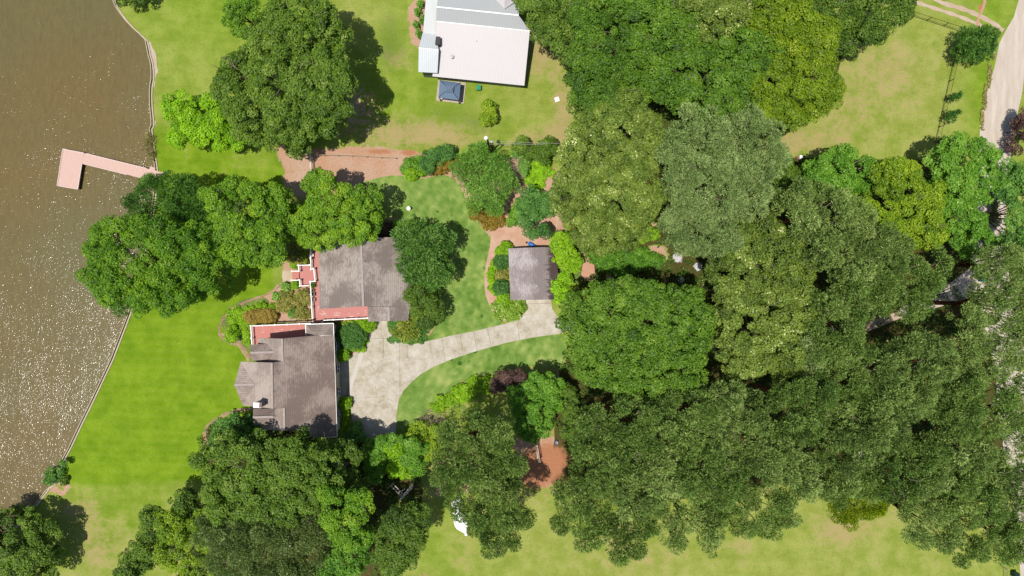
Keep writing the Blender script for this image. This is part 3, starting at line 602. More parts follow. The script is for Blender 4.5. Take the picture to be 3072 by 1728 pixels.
# ---- white metal roofed building
mw = m_metal('white_metal_sheet', (222, 215, 215), .1, .23, .55, .86); mg = m_metal('shaded_metal_sheet', (208, 210, 210), .1, .23, .35, .78)  # mg: the white metal greyed in colour, painting the weaker light on upper slopes
mh = m_metal('white_metal_side', (246, 248, 248), .1 + math.pi/2, .23, .35, .8); msw = m_metal('pale_metal_annex', (222, 228, 230), .04, .3, .35, .85)
W_ = thing('white_metal_building', 'big building with white ribbed metal roof at the top edge of the photo', 'building', P(1440, 140))
slab_roof('roof', [[(1309, 64, 5.6), (1589.5, 93, 5.6), (1573, 257, 3.1), (1297, 229, 3.1), (1300, 212, 3.35)]], mw, W_)
slab_roof('upper_roof', [[(1310, 21, 7.1), (1556, 46, 7.1), (1589.5, 93, 5.6), (1309, 64, 5.6)], [(1310, 21, 7.1), (1322, -80, 4.2), (1570, -60, 4.2), (1556, 46, 7.1)]], mg, W_)
slab_roof('side_roof', [[(1284, -80, 3.2), (1322, -80, 4.9), (1310, 21, 4.9), (1306, 104, 4.9), (1269, 101, 3.2)]], mh, W_)
slab_roof('cross_gable', [[(1514, 26, 7.0), (1514, -80, 7.0), (1400, -80, 4.5), (1484, -2, 6.3)], [(1514, 26, 7.0), (1546, 4, 6.5), (1600, -80, 4.5), (1514, -80, 7.0)]], mw, W_)
ridge(W_, (1310, 21, 7.1), (1556, 46, 7.1), white, .2); ridge(W_, (1309, 64, 5.6), (1589, 93, 5.6), white, .15)
walls('wall', [(1301, 225, 3.1), (1568, 252, 3.1), (1585, 93, 5.5), (1552, 46, 6.9), (1565, -70, 4.0), (1290, -78, 3.2), (1275, 98, 3.2), (1300, 105, 4.7)], slate, W_, .3)
m = MB(); p = P(1313, 120, 6.0); m.box((p.x, p.y, 3.5), .7, 1.15, 2.4, -.09); m.build('roof_hatch', solid('black_metal', (70, 66, 68), .5), W_)
m = MB(); p = P(1356, 170, 4.4); m.lathe((p.x, p.y, 3.8), [(.2, 0), (.2, .5), (.3, .55), (.3, .7), (.05, .85)], 16); m.build('roof_ventilator', solid('vent_white', (220, 220, 222)), W_)
m = MB(); p = P(1430, 124, 4.9); m.lathe((p.x, p.y, 4.4), [(.07, 0), (.07, .6)], 10); m.build('vent_pipe', solid('vent_white2', (170, 170, 172)), W_)
N_ = thing('metal_annex', 'small pale metal roofed annex on the left corner of the white metal building', 'annex', P(1285, 160))
slab_roof('roof', [[(1268, 99, 4.4), (1306.5, 103, 4.4), (1316, 150, 5.5), (1256, 144, 5.5)], [(1256, 144, 5.5), (1316, 150, 5.5), (1312, 219, 4.1), (1255, 216, 4.1)]], msw, N_)
ridge(N_, (1256, 144, 5.5), (1316, 150, 5.5), white, .12)
walls('wall', [(1270, 102, 4.3), (1305, 105, 4.3), (1312, 150, 5.4), (1309, 215, 4.1), (1258, 212, 4.1), (1259, 145, 5.4)], slate, N_, .25)
# ---- gazebo
Z_ = thing('gazebo', 'blue metal hip roofed gazebo on a concrete slab below the white building', 'gazebo', P(1350, 275))
m = MB(); pts = [P(*q, .1) for q in ((1315, 240), (1398, 248), (1391, 311), (1308, 302))]; m.prism([(p.x, p.y) for p in pts], -.05, .12); m.build('slab', solid('slab_concrete', (206, 190, 172), .9), Z_)
bm_ = m_metal('blue_roof_metal', (124, 146, 172), .09, .3, .4, .75); bt_ = solid('blue_trim', (56, 72, 96), .5)
q = [(1319.5, 240.5), (1382.5, 249), (1377, 301), (1315, 292.5)]; c4 = [(1339, 259), (1359, 262), (1357, 275), (1337, 273)]
slab_roof('roof', [[(*q[i], 2.5), (*q[(i+1) % 4], 2.5), (*c4[(i+1) % 4], 3.25), (*c4[i], 3.25)] for i in range(4)], bm_, Z_, .08, bt_)
q2 = [(1334, 256), (1363, 260), (1360, 278.5), (1333, 276)]; t1, t2 = (1343, 266.5, 3.95), (1355, 268, 3.95)
slab_roof('cupola_roof', [[(*q2[0], 3.45), (*q2[1], 3.45), t2, t1], [(*q2[1], 3.45), (*q2[2], 3.45), t2], [(*q2[2], 3.45), (*q2[3], 3.45), t1, t2], [(*q2[3], 3.45), (*q2[0], 3.45), t1]], bm_, Z_, .06, bt_)
for i in range(4):
    a = P(*q[i], 2.5); c_ = P(1349, 271, 2.5); a = a.lerp(c_, .08); m = MB(); m.bar((a.x, a.y, .12), (a.x, a.y, 2.42), .14, .14); m.build('post', bt_, Z_)
    ridge(Z_, (*q[i], 2.5), (*c4[i], 3.25), bt_, .08)

# ---- dock
K_ = thing('dock', 'pale pink L shaped dock with a wide platform over the brown lake', 'dock', P(250, 500))
pk = m_deck('pink_dock_boards', (222, 182, 166), (242, 208, 194), -.15, .3)
zd = .12
m = MB()
for px in ([(189, 447), (252, 459), (234, 568), (172, 557)], ):
    pts = [P(x, y, zd) for x, y in px]; m.prism([(p.x, p.y) for p in pts], zd - .16, zd)
m.build('platform', pk, K_)
m = MB(); pts = [P(x, y, zd) for x, y in ((252.4, 459.3), (447, 507), (449, 505), (450, 499), (466, 503), (465, 511), (495, 518.5), (494, 528), (468, 547), (381, 523.6), (247, 490.6))]; m.prism([(p.x, p.y) for p in pts], zd - .16, zd + .003); m.build('walkway', pk, K_)
m = MB(); et = zd - .02
for l in ([(252, 459), (189, 447), (172, 557), (234, 568), (246, 494)], [(250, 491.5), (381, 524)], [(260, 461), (440, 505)]):
    for a, b in zip(l[:-1], l[1:]): m.bar(P(*a, et), P(*b, et), .1, .2)
m.build('edge_board', solid('pale_edge', (244, 222, 214)), K_)
for x, y in ((191, 450), (247, 461), (176, 554), (231, 563), (244, 500), (300, 474), (296, 500), (350, 488), (345, 512), (400, 500), (395, 524), (435, 508)):
    p = P(x, y, 0); q = MB(); q.bar((p.x, p.y, -2.6), (p.x, p.y, zd - .17), .2, .2); q.build('pile', solid('pile_wood', (110, 96, 80)), K_)

# ---- utility pole, wires
U_ = thing('utility_pole', 'dark wooden utility pole with a round white lamp beside the grey green shrubs', 'utility pole', P(1469, 452))
top = P(1463, 420, 9.0); m = MB(); base = Vector((top.x, top.y, 0)); m.tube([base, top], [.19, .13], 10); m.build('pole', m_bark('creosote_pole', (58, 46, 36)), U_)
m = MB(); l_ = top + Vector((-.25, .35, -.3)); m.lathe(l_, [(.05, -.1), (.27, 0), (.3, .12), (.22, .26), (.05, .3)], 18); m.bar(top - Vector((0, 0, .2)), l_, .05, .05); m.build('lamp', white, U_)
m = MB(); m.lathe(top + Vector((.55, -.1, -1.2)), [(.18, 0), (.2, .1), (.2, .6), (.1, .7)], 14); m.bar(top + Vector((-.1, 0, -.6)), top + Vector((.8, -.1, -.6)), .08, .1); m.build('transformer', solid('pale_grey_metal', (206, 208, 206)), U_)
m = MB(); m.tube([base + Vector((.55, -.3, 0)), base + Vector((.5, -.25, 7.6))], [.12, .1], 8); m.build('brace_pole', bpy.data.materials['creosote_pole'], U_)
for i, (y0_, x1, y1, z1) in enumerate(((0, 1735, 430, 8), (-.25, 1640, 432, 7.4), (-.45, 1560, 430, 6.8))):
    m = MB(); A = top + Vector((.2, y0_, -.35 - .3*i)); Bv = P(x1, y1, z1); pts = [A.lerp(Bv, t/10) - Vector((0, 0, 1.2*(t/10)*(1-t/10)*2)) for t in range(11)]
    m.tube(pts, [.022]*11, 5); m.build('wire', solid('wire_grey', (190, 186, 176)), U_)

# ---- small yard things
def boxthing(name, label, cat, x, y, sx, sy, sz, ang, mat, z=0.0, lid=None):
    t = thing(name, label, cat, P(x, y)); p = P(x, y, sz); m = MB(); m.box((p.x, p.y, z), sx, sy, sz - .08, ang); m.box((p.x, p.y, z + sz - .08), sx*.94, sy*.94, .05, ang); m.build('body', mat, t)
    m = MB(); m.box((p.x, p.y, z + sz - .028), sx*1.04, sy*1.04, .06, ang); m.box((p.x - sx*.1, p.y, z + sz + .034), sx*.5, sy*.5, .03, ang); m.build('lid', lid or mat, t); return t
teal = solid('teal_enamel', (30, 160, 118), .45)
boxthing('utility_box', 'green utility box on the grass below the white building', 'utility box', 1436, 262, .68, .72, .75, 0, teal)
boxthing('access_cover', 'white square cover lying on the dry grass between white building and woods', 'cover', 1671, 298, .68, .68, .12, .3, white)
boxthing('well_box', 'small white box with rusty side by the straw corner of the right hand field', 'box', 2403, 471, .42, .55, .6, -.1, white, lid=white)
boxthing('brown_crate', 'small rusty crate standing left of the white well box', 'crate', 2391, 473, .3, .4, .35, -.1, solid('rust_box', (150, 84, 50)))
boxthing('meter_box', 'tiny white box on straw at the tip of the flowering bush', 'box', 1503, 962, .34, .42, .3, .6, white, lid=solid('dark_lid', (70, 70, 74)))
boxthing('waste_bin', 'dark green bin beside the gravel road at the bottom right corner', 'bin', 3052, 1727, .75, .75, 1.1, 0, solid('bin_green', (20, 60, 50), .4))
boxthing('waste_bin', 'teal bin seen through bare branches over the gravel road', 'bin', 2951, 838, .6, .6, 1.0, .2, solid('bin_teal', (20, 110, 96), .4))
m = MB(); p = P(1228, 627); m.lathe((p.x, p.y, .012), [(.26, 0), (.22, .06), (.1, .12), (.09, .7), (.16, .78), (.3, .9), (.32, .96), (.2, .94)], 20)
bb = thing('bird_bath', 'white pedestal bird bath alone on the garden lawn', 'bird bath', p); m.build('bowl', white, bb)
m = MB(); m.tube([P(1236, 622, .05) + Vector((-.5, -.1, 0)), P(1230, 627, .9) + Vector((.1, 0, .25))], [.1, .04], 10); m.build('spout', white, bb)
m = MB(); p = P(1123, 968); m.lathe((p.x, p.y, 0), [(.2, 0), (.16, .1), (.09, .2), (.1, .7), (.22, .85), (.18, .95)], 16); tag(m.build('garden_urn', white), 'white garden urn at the corner where the drive meets the grey roofed house', 'urn')
bl = thing('wheelbarrow', 'blue wheelbarrow tipped against the north wall of the garage', 'wheelbarrow', P(1594, 733)); p = P(1594, 734, .4)
blue = solid('blue_plastic', (16, 110, 200), .35)
m = MB()
for i, (t, wd, z) in enumerate(((-.55, .32, .3), (-.4, .56, .46), (0, .66, .52), (.4, .6, .48), (.55, .4, .34))): pass
R3 = [[(-.62, 0), (-.5, -.25), (0, -.32), (.5, -.26), (.62, 0), (.5, .26), (0, .32), (-.5, .25)]]
ca, sa = math.cos(-.55), math.sin(-.55)
ring = lambda s_, z: [(p.x + (x*ca - y*sa)*s_, p.y + (x*sa + y*ca)*s_, z) for x, y in R3[0]]
r0, r1, r2 = ring(.7, .22), ring(1.0, .55), ring(.6, .62)
for a, b in ((r0, r1), (r1, r2)):
    for i in range(8): m.poly([a[i], a[(i+1) % 8], b[(i+1) % 8], b[i]])
m.poly(r2); m.poly(r0[::-1]); m.build('tray', blue, bl)
m = MB(); m.bar((p.x-.5, p.y-.05, .25), (p.x+.75, p.y-.45, .35), .05, .05); m.bar((p.x-.5, p.y+.3, .25), (p.x+.8, p.y-.1, .35), .05, .05); m.lathe((p.x-.75, p.y+.35, .03), [(.16, 0), (.18, .05), (.18, .1), (.1, .12)], 14); m.build('frame', solid('black_rubber', (40, 40, 42)), bl)
# deck furniture and pots
def pot(label, x, y, r, mat, h=.45, plant=None, rimm=None):
    t = thing('plant_pot', label, 'pot', P(x, y, ZD)); p = P(x, y, ZD + h); m = MB(); m.lathe((p.x, p.y, ZD), [(r*.65, 0), (r*.95, h*.9), (r*.95, h), (r*.8, h), (r*.75, h*.8)], 18); m.build('bowl', mat, t)
    if rimm:
        m = MB(); m.lathe((p.x, p.y, ZD + h - .03), [(r*.97, 0), (r*1.08, .04), (r*.85, .08)], 18); m.build('rim', rimm, t)
    return t, p
terr = solid('terracotta', (150, 74, 56)); dk = solid('dark_glaze', (44, 44, 52), .3)
pot('dark round pot with white rim at the north end of the red deck', 935, 765, .3, dk, rimm=white)
pot('small brown pot just below the white rimmed pot on the red deck', 937.5, 774, .2, terr)
pot('brown pot between the potted plant and the patio chairs', 939, 871, .24, terr)
pp, ppos = pot('pot holding a bushy green plant where the stair landing meets the red deck', 940, 858, .26, terr)
def chair(label, x, y, mat, w_=.62):
    t = thing('patio_chair', label, 'chair', P(x, y, ZD), 'patio chairs on the red deck'); p = P(x, y, ZD + .4)
    m = MB(); m.box((p.x, p.y, ZD + .38), w_, .56, .06); m.build('seat', mat, t); m = MB(); m.bar((p.x - w_/2, p.y, ZD + .44), (p.x - w_/2 - .12, p.y, ZD + .95), .56, .05); m.build('backrest', mat, t)
    for sx in (-1, 1):
        for sy in (-1, 1): m = MB(); m.bar((p.x + sx*(w_/2-.04), p.y + sy*.24, ZD), (p.x + sx*(w_/2-.04), p.y + sy*.24, ZD + .38), .05, .05); m.build('leg', mat, t)
chair('dark square patio chair nearest the potted plant on the red deck', 939.5, 882, solid('chair_dark', (96, 84, 80)))
chair('grey patio chair farther from the potted plant on the red deck', 940, 899, solid('chair_grey', (150, 116, 108)))

# covered boat, pergola, swing, fences
bo = thing('covered_boat', 'white covered boat on a trailer half hidden under the pine by the lower field', 'boat', P(1375, 1560))
ol = [(1396, 1598), (1385, 1592), (1372, 1585), (1365, 1576), (1361, 1560), (1358, 1535), (1354, 1505), (1378, 1490), (1392, 1520), (1401, 1550), (1404, 1575), (1401, 1590)]
m = MB(); lo = [P(x, y, .5) for x, y in ol]; cen = sum(lo, Vector())/len(lo)
rings = [[(cen + (v-cen)*s_).xy for v in lo] for s_ in (.8, 1.0, .97, .6, .15)]; zz = [.45, .9, 1.15, 1.5, 1.65]; k = len(ol)
for j in range(4):
    for i in range(k): a, b, c_, d_ = rings[j][i], rings[j][(i+1) % k], rings[j+1][(i+1) % k], rings[j+1][i]; m.poly([(*a, zz[j]), (*b, zz[j]), (*c_, zz[j+1]), (*d_, zz[j+1])])
m.poly([(*v, zz[4]) for v in rings[4]]); m.build('hull_cover', white, bo)
m = MB(); a = P(1400, 1590, .4); b = P(1398, 1603, .4); m.bar(a, b, .12, .1); m.bar(P(1364, 1540, .4), P(1398, 1600, .4), .1, .1); m.lathe((b.x, b.y, .2), [(.05, 0), (.22, .15), (.25, .3), (.1, .45)], 14); m.build('trailer', white, bo)
for x, y in ((1357, 1535), (1400, 1535)): m = MB(); p = P(x, y, .3); m.bar((p.x-.1, p.y, .3), (p.x+.1, p.y, .3), .55, .55); m.build('wheel', solid('tyre', (30, 30, 32)), bo)
wood = solid('weathered_white_wood', (226, 212, 192), .8)
pg = thing('pergola_frame', 'weathered white wooden corner pergola in the shade below the driveway trees', 'pergola', P(1205, 1475))
m = MB(); zt = 2.4
for a, b, wd in (((1198, 1500), (1239, 1452), .22), ((1205, 1496), (1238, 1462), .18), ((1172, 1457), (1207, 1492), .09), ((1180, 1452), (1212, 1484), .09), ((1162, 1466), (1178, 1450), .08), ((1195, 1480), (1215, 1466), .08)): m.bar(P(*a, zt), P(*b, zt + .002*a[0] % .05), wd, .12)
for i in range(6): t = i/5; a = Vector((1172, 1457)).lerp(Vector((1205, 1490)), t); m.bar(P(a.x-1, a.y+4, zt+.13), P(a.x+10, a.y-6, zt+.13), .05, .05)
m.build('beam', wood, pg)
for x, y in ((1200, 1498), (1237, 1454), (1174, 1458), (1207, 1493), (1234, 1466)): m = MB(); p = P(x, y, zt); m.bar((p.x, p.y, 0), (p.x, p.y, zt - .06), .14, .14); m.build('post', wood, pg)
bn = thing('garden_arbor', 'narrow white slatted arbor on the red straw clearing between the pines', 'arbor', P(1613, 1362))
m = MB(); A = P(1606, 1336, 2.1); B = P(1616, 1387, 2.1); A2 = P(1611, 1336, 2.1); B2 = P(1620, 1386, 2.1); m.bar(A, B, .1, .1); m.bar(A2, B2, .05, .1)
for i in range(16): t = i/15; m.bar(A.lerp(B, t) + Vector((-.1, 0, .1)), A2.lerp(B2, t) + Vector((.1, 0, .1)), .06, .04)
m.build('slat_top', wood, bn)
for p in (A, B, A2, B2): m = MB(); m.bar((p.x, p.y, 0), (p.x, p.y, 2.05), .09, .09); m.build('post', wood, bn)
m = MB(); p = P(1669, 1329, .3); m.lathe((p.x, p.y, 0), [(.3, 0), (.42, .3), (.4, .34), (.3, .15), (.05, .12)], 18); tag(m.build('fire_pit', solid('steel_bowl', (120, 112, 124), .4)), 'round metal fire bowl on the red straw clearing near the arbor', 'fire bowl')
m = MB(); p = P(1729, 1334, .4)
for i in range(5): m.bar((p.x-.6, p.y - .2 + i*.12, .42), (p.x+.6, p.y - .25 + i*.12, .42), .08, .03)
for sx in (-.5, .5): m.bar((p.x+sx, p.y-.2, 0), (p.x+sx, p.y-.2, .4), .08, .08); m.bar((p.x+sx, p.y+.25, 0), (p.x+sx, p.y+.25, .4), .08, .08)
tag(m.build('garden_bench', wood), 'small whitish slatted bench under the pines right of the fire bowl', 'bench')
m = MB(); p = P(2583, 1367, 1)
for i in range(4): m.bar((p.x-.25+i*.14, p.y-.7, .1+.1*i), (p.x-.35+i*.2, p.y+.7, 1.1-.1*i), .1, .04)
tag(m.build('stacked_boards', white), 'white leaning boards glimpsed through a gap in the pines at lower right', 'boards')
for (x, y, s_, lab) in ((2033, 775, .8, 'largest pale rock in the gap between bluish pine and olive tree'), (2092, 800, .65, 'pale rock on the right of three in the olive tree gap'), (2043, 838, .5, 'smallest pale rock lowest in the olive tree gap')):
    m = MB(); p = P(x, y); r = np.random.default_rng(int(x)); m.lathe((p.x, p.y, -.1), [(.9*s_, 0), (1.0*s_, .3), (.7*s_, .6*s_+.2), (.2*s_, .75*s_+.2)], 9)
    m.v = [(a + r.normal()*.12, b + r.normal()*.12, c_ + r.normal()*.05) for a, b, c_ in m.v]; tag(m.build('boulder', solid('pale_rock%d' % x, (226, 222, 222), .9)), lab, 'rock', 'pale rocks in the woodland gap')
# split rail fence left, wire fences
sf = thing('wooden_fence', 'short bleached rail fence beside the pink mulch north of the houses', 'fence', P(933, 510))
m = MB()
for x_, z in ((931, .5), (933, .85), (934.5, 1.15)): m.bar(P(x_-1.5, 465, z), P(x_, 556, z), .12, .1)
m.build('rail', wood, sf)
for y in (466, 488, 511, 533, 555): m = MB(); p = P(934, y); m.bar((p.x, p.y, 0), (p.x, p.y, 1.25), .13, .13); m.build('post', wood, sf)
def wirefence(label, pts, mat, h=1.25, rails=(.25, 1.2), gap=2.4, wd=.05):
    t = thing('wire_fence', label, 'fence', P(*pts[0])); m = MB()
    for a, b in zip(pts[:-1], pts[1:]):
        for z in rails: A = P(*a); B = P(*b); m.bar(A + Vector((0, 0, z)), B + Vector((0, 0, z)), wd, wd)
        n = int((B-A).length/.5)
        for i in range(n): p = A.lerp(B, i/n); q_ = A.lerp(B, (i+1)/n); m.bar(p + Vector((0, 0, .05)), q_ + Vector((0, 0, h-.1)), .012, .012); m.bar(p + Vector((0, 0, h-.1)), q_ + Vector((0, 0, .05)), .012, .012)
    m.build('wire_mesh', mat, t)
    for a, b in zip(pts[:-1], pts[1:]):
        A = P(*a); B = P(*b); n = max(1, round((B-A).length/gap))
        for i in range(n + (b == pts[-1])): p = A.lerp(B, i/n); m = MB(); m.bar(p, p + Vector((0, 0, h)), .08, .08); m.build('post', mat, t)
fdark = solid('dark_fence_wire', (58, 58, 40)); fpale = solid('pale_fence_wire', (176, 168, 140))
wirefence('dark wire fence with posts along the north and east sides of the right hand field', [(2600, 10), (2728, 46), (2880, 95), (2845, 245), (2804, 428)], fdark, 1.5, (.12, 1.42), 2.7, .04)
wirefence('thin wire fence between the dry yard and the pink mulch', [(934, 467), (1060, 470), (1190, 477)], fpale, 1.1, (.3, 1.0), 2.2, .03)
wirefence('pale wire fence beside the gravel road in the lower right corner', [(2999, 1560), (3003, 1640), (3012, 1760)], fpale, 1.2, (.3, 1.15), 3, .05)
print('buildings done')
# ---------------------------------------------------------------- vegetation
K = 3072 / 2576.0
def unit(v): return v / (np.linalg.norm(v, axis=-1, keepdims=True) + 1e-9)
STY = {  # cluster radius, cluster density, leaves/m2, leaf length, leaf width, vertical semi axis, edge roughness, needle
 'leaf':   dict(cr=.72, cd=.88, ld=112, L=.27, W=.17, c=.62, rough=.13, kind='leaf'),
 'leafbig':dict(cr=.8, cd=.88, ld=104, L=.28, W=.18, c=.6, rough=.12, kind='leaf'),
 'canopy': dict(cr=.8, cd=1.0, ld=90, L=.28, W=.18, c=.5, rough=.10, kind='leaf'),
 'spray':  dict(cr=.85, cd=.98, ld=84, L=.38, W=.13, c=.62, rough=.15, kind='leaf'),
 'pine':   dict(cr=.95, cd=.8, ld=110, L=.40, W=.12, c=.6, rough=.2, kind='needle'),
 'soft':   dict(cr=.8, cd=1.1, ld=120, L=.36, W=.10, c=.6, rough=.12, kind='needle'),
 'spiky':  dict(cr=.75, cd=.9, ld=85, L=.6, W=.13, c=.7, rough=.22, kind='needle'),
 'shrub':  dict(cr=.5, cd=1.1, ld=120, L=.24, W=.15, c=.8, rough=.12, kind='leaf'),
 'bed':    dict(cr=.42, cd=.95, ld=120, L=.24, W=.13, c=.4, rough=.25, kind='leaf'),
 'clip':   dict(cr=.22, cd=1.7, ld=300, L=.13, W=.085, c=.95, rough=.03, kind='leaf'),
 'palm':   dict(cr=.65, cd=.7, ld=55, L=.75, W=.1, c=.6, rough=.12, kind='needle'),
 'bare':   dict(cr=.7, cd=.8, ld=34, L=.7, W=.045, c=.7, rough=.2, kind='needle'),
}
LEAFCOUNT = [0]
def crown_arrays(lobes, h, sty, rng):
    st = STY[sty]; out = []; LB = []
    for lb in lobes:
        cx, cy, rx, ry = lb[:4]; hh = h * (lb[4] if len(lb) > 4 else 1)
        zc = hh * .8; k = SC * K * (HC - zc) / HC; a, b = rx*k*1.07, ry*k*1.07
        c = min(st['c'] * min(a, b), hh * .52); p = P(cx*K, cy*K, zc); LB.append((p.x, p.y, hh - c, a, b, c))
    for q, (X, Y, Z, a, b, c) in enumerate(LB):
        cr0 = min(st['cr'], .5 * min(a, b)); n = max(5, int(st['cd'] * 1.55 * a * b / cr0 ** 2))
        i = np.arange(n); r = np.sqrt((i + .5) / n); th = i * 2.39996 + rng.random() * 6
        r = r + rng.normal(0, .5 / math.sqrt(n), n); th = th + rng.normal(0, .5, n) / np.maximum(r * math.sqrt(n), 1) * 1.2
        ph = rng.random(6) * 6.28; edge = 1 + st['rough'] * sum(np.sin(th * (m_ + 2) + ph[m_]) / (1 + .35*m_) for m_ in range(6)) * .6
        r = np.clip(r, 0, 1.05); rr = r * edge * (1 - .6 * cr0 / max(a, b))
        cz = np.sqrt(np.clip(1 - (r * .98) ** 2, 0, 1))
        bump = np.sin(rr*np.cos(th)*a*.9 + ph[0]) * np.sin(rr*np.sin(th)*b*.9 + ph[1])
        pos = np.stack([X + a*rr*np.cos(th), Y + b*rr*np.sin(th), Z - cr0*.6 + c*cz + c*.10*bump + rng.normal(0, (.10*c + .05) * (1.7 if sty == 'pine' else 1), n)], 1)
        n2 = int(n * .4); th2 = rng.random(n2) * 6.283; e2 = 1 + st['rough'] * .6 * sum(np.sin(th2 * (m_ + 2) + ph[m_]) / (1 + .35*m_) for m_ in range(6)); r2 = (.7 + .3 * rng.random(n2)) * (1 - .5*cr0/max(a, b)) * e2
        pos2 = np.stack([X + a*r2*np.cos(th2), Y + b*r2*np.sin(th2), Z - c * rng.random(n2) * .7 - cr0*.3], 1)
        n3 = int(n * .45); r3 = np.sqrt(rng.random(n3)) * .86; th3 = rng.random(n3) * 6.283
        pos3 = np.stack([X + a*r3*np.cos(th3), Y + b*r3*np.sin(th3), Z - cr0 + (c*np.sqrt(1 - r3**2)) * (.15 + .5*rng.random(n3))], 1)
        pos = np.concatenate([pos, pos2, pos3]); keep = np.ones(len(pos), bool)
        for q2, (X2, Y2, Z2, a2, b2, c2) in enumerate(LB):
            if q2 != q: keep &= (((pos[:, 0]-X2)/(a2*.7))**2 + ((pos[:, 1]-Y2)/(b2*.7))**2 + ((pos[:, 2]-Z2)/(c2*.8))**2) > 1
        out.append((pos[keep], np.full(keep.sum(), cr0)))
    cpos = np.concatenate([o[0] for o in out]); crs = np.concatenate([o[1] for o in out]) * (.6 + .85 * rng.random(len(cpos)))
    bs = {'pine': 2.3, 'leaf': 2.6, 'leafbig': 3.0, 'canopy': 2.6, 'spray': 2.4, 'soft': 2.2}.get(sty, 0)
    if bs:   # group clusters into boughs with valleys between them
        area = sum(l[3]*l[4] for l in LB) * 3.14; nbg = max(4, int(area / bs**2 * 1.15)); bc = cpos[rng.integers(0, len(cpos), nbg), :2]
        dd = np.linalg.norm(cpos[:, None, :2] - bc[None], axis=2); jn = dd.argmin(1); dm = dd.min(1) / (bs * .5)
        cpos[:, :2] += (bc[jn] - cpos[:, :2]) * .16
        cpos[:, 2] += (.35 - np.minimum(dm, 1.6)**2 * .55) * {'pine': 1.25, 'soft': .7}.get(sty, .95) + rng.normal(0, .35, nbg)[jn]
        bt = rng.normal(0, .06, nbg)[jn]
    else: bt = 0
    cpos[:, 2] = np.maximum(cpos[:, 2], .15)
    ctint = rng.normal(.46, .11, len(cpos)) + bt + rng.normal(0, .05)
    cnt = np.maximum(6, (st['ld'] * crs ** 2 * 2.1).astype(int)); idx = np.repeat(np.arange(len(cpos)), cnt); N = len(idx)
    d = unit(rng.normal(size=(N, 3))); d[:, 2] = np.where(d[:, 2] < -.25, -d[:, 2], d[:, 2])
    cc = cpos[idx]; R = crs[idx][:, None]
    rad = .55 + .5 * rng.random((N, 1)) ** .6
    pos = cc + d * R * rad * np.array([1, 1, .75])
    nrm = unit(d * .6 + np.array([0, 0, .75]) + rng.normal(0, .40, (N, 3)))
    tint = np.clip(ctint[idx] + rng.normal(0, .16, N) + .1 * d[:, 2], 0, 1)
    sz = (.7 + .6 * rng.random((N, 1)))
    if st['kind'] == 'leaf':
        t = unit(np.cross(nrm, rng.normal(size=(N, 3)))); bt = np.cross(nrm, t)
        L = t * st['L'] * sz / 2; Wd = bt * st['W'] * sz / 2; fold = nrm * st['W'] * .18
        V = np.stack([pos - L, pos + Wd + fold - L*.1, pos + L, pos - Wd + fold - L*.1], 1).reshape(-1, 3)
        F = np.arange(N * 4).reshape(N, 4)
    else:
        dirv = unit(d * .9 + np.array([0, 0, .35]) + rng.normal(0, .45, (N, 3)))
        side = unit(np.cross(dirv, rng.normal(size=(N, 3)))); L = dirv * st['L'] * sz; Wd = side * st['W'] * sz / 2
        V = np.stack([pos - L*.5 - Wd*.4, pos + L*.1 - Wd, pos + L*.5, pos + L*.1 + Wd], 1).reshape(-1, 3); F = np.arange(N * 4).reshape(N, 4)
    V[:, 2] = np.maximum(V[:, 2], .03)
    LEAFCOUNT[0] += N
    return V, F, tint, LB
def limbs(LB, h, rng, r0, barkmat, parent, lean=(0, 0)):
    m = MB(); X = sum(l[0]*l[3] for l in LB)/sum(l[3] for l in LB); Y = sum(l[1]*l[3] for l in LB)/sum(l[3] for l in LB)
    zf = h * .42; m.tube([(X, Y, -.1), (X, Y, .35), (X+.1, Y, zf*.6), (X, Y+.1, zf), (X, Y, h*.8)], [r0*1.5, r0, r0*.85, r0*.7, r0*.18], 9)
    for (x, y, z, a, b, c) in LB:
        nb = 5 if len(LB) < 3 else 3; t0 = rng.random()*6.28
        for i in range(nb):
            t = t0 + i*6.283/nb + rng.normal()*.25; e = np.array([x + a*.62*math.cos(t), y + b*.62*math.sin(t), z + c*.35])
            s0 = np.array([X, Y, zf*(.75 + .5*rng.random())]); mid = s0*.45 + e*.55; mid[2] += .12*h*rng.random()
            m.tube([s0, mid, e], [r0*.36, r0*.2, r0*.05], 6)
        if h > 8:
            for i in range(5):
                t = rng.random()*6.28; f = .15 + .5*rng.random(); q = f + .12 + .1*rng.random(); zt = lambda u: z + c*math.sqrt(max(0, 1-u*u)) + .12*c
                m.tube([(x + a*f*math.cos(t), y + b*f*math.sin(t), zt(f) - 1.6), (x + a*(f+q)/2*math.cos(t+.1), y + b*(f+q)/2*math.sin(t+.1), zt(q) - .5), (x + a*q*math.cos(t+.04), y + b*q*math.sin(t+.04), zt(q) + .15*rng.random())], [.07, .045, .02], 5, 1)
    return m.build('trunk', [barkmat, twigm], parent)
barkg = m_bark('bark_grey', (130, 116, 100)); barkp = m_bark('bark_pine', (122, 84, 62))
twigm = solid('pale_twig', (168, 152, 132), .9)
seed = [100]
def tree(name, label, kind, sty, h, lobes, group=None, cat='tree'):
    seed[0] += 1; rng = np.random.default_rng(seed[0])
    V, F, tint, LB = crown_arrays(lobes, h, sty, rng)
    X, Y = LB[0][0], LB[0][1]
    t = thing(name, label, cat, (X, Y, 0), group)
    off = np.array([X, Y, 0])
    o = obj('crown', fastmesh('crown', V - off, F, [('tint', tint)], 'FACE'), leafmat(kind)); o.parent = t
    tr = limbs([(l[0]-X, l[1]-Y) + l[2:] for l in LB], h, rng, .018*h + .06, barkp if 'pine' in name else barkg, None); tr.parent = t
    return t
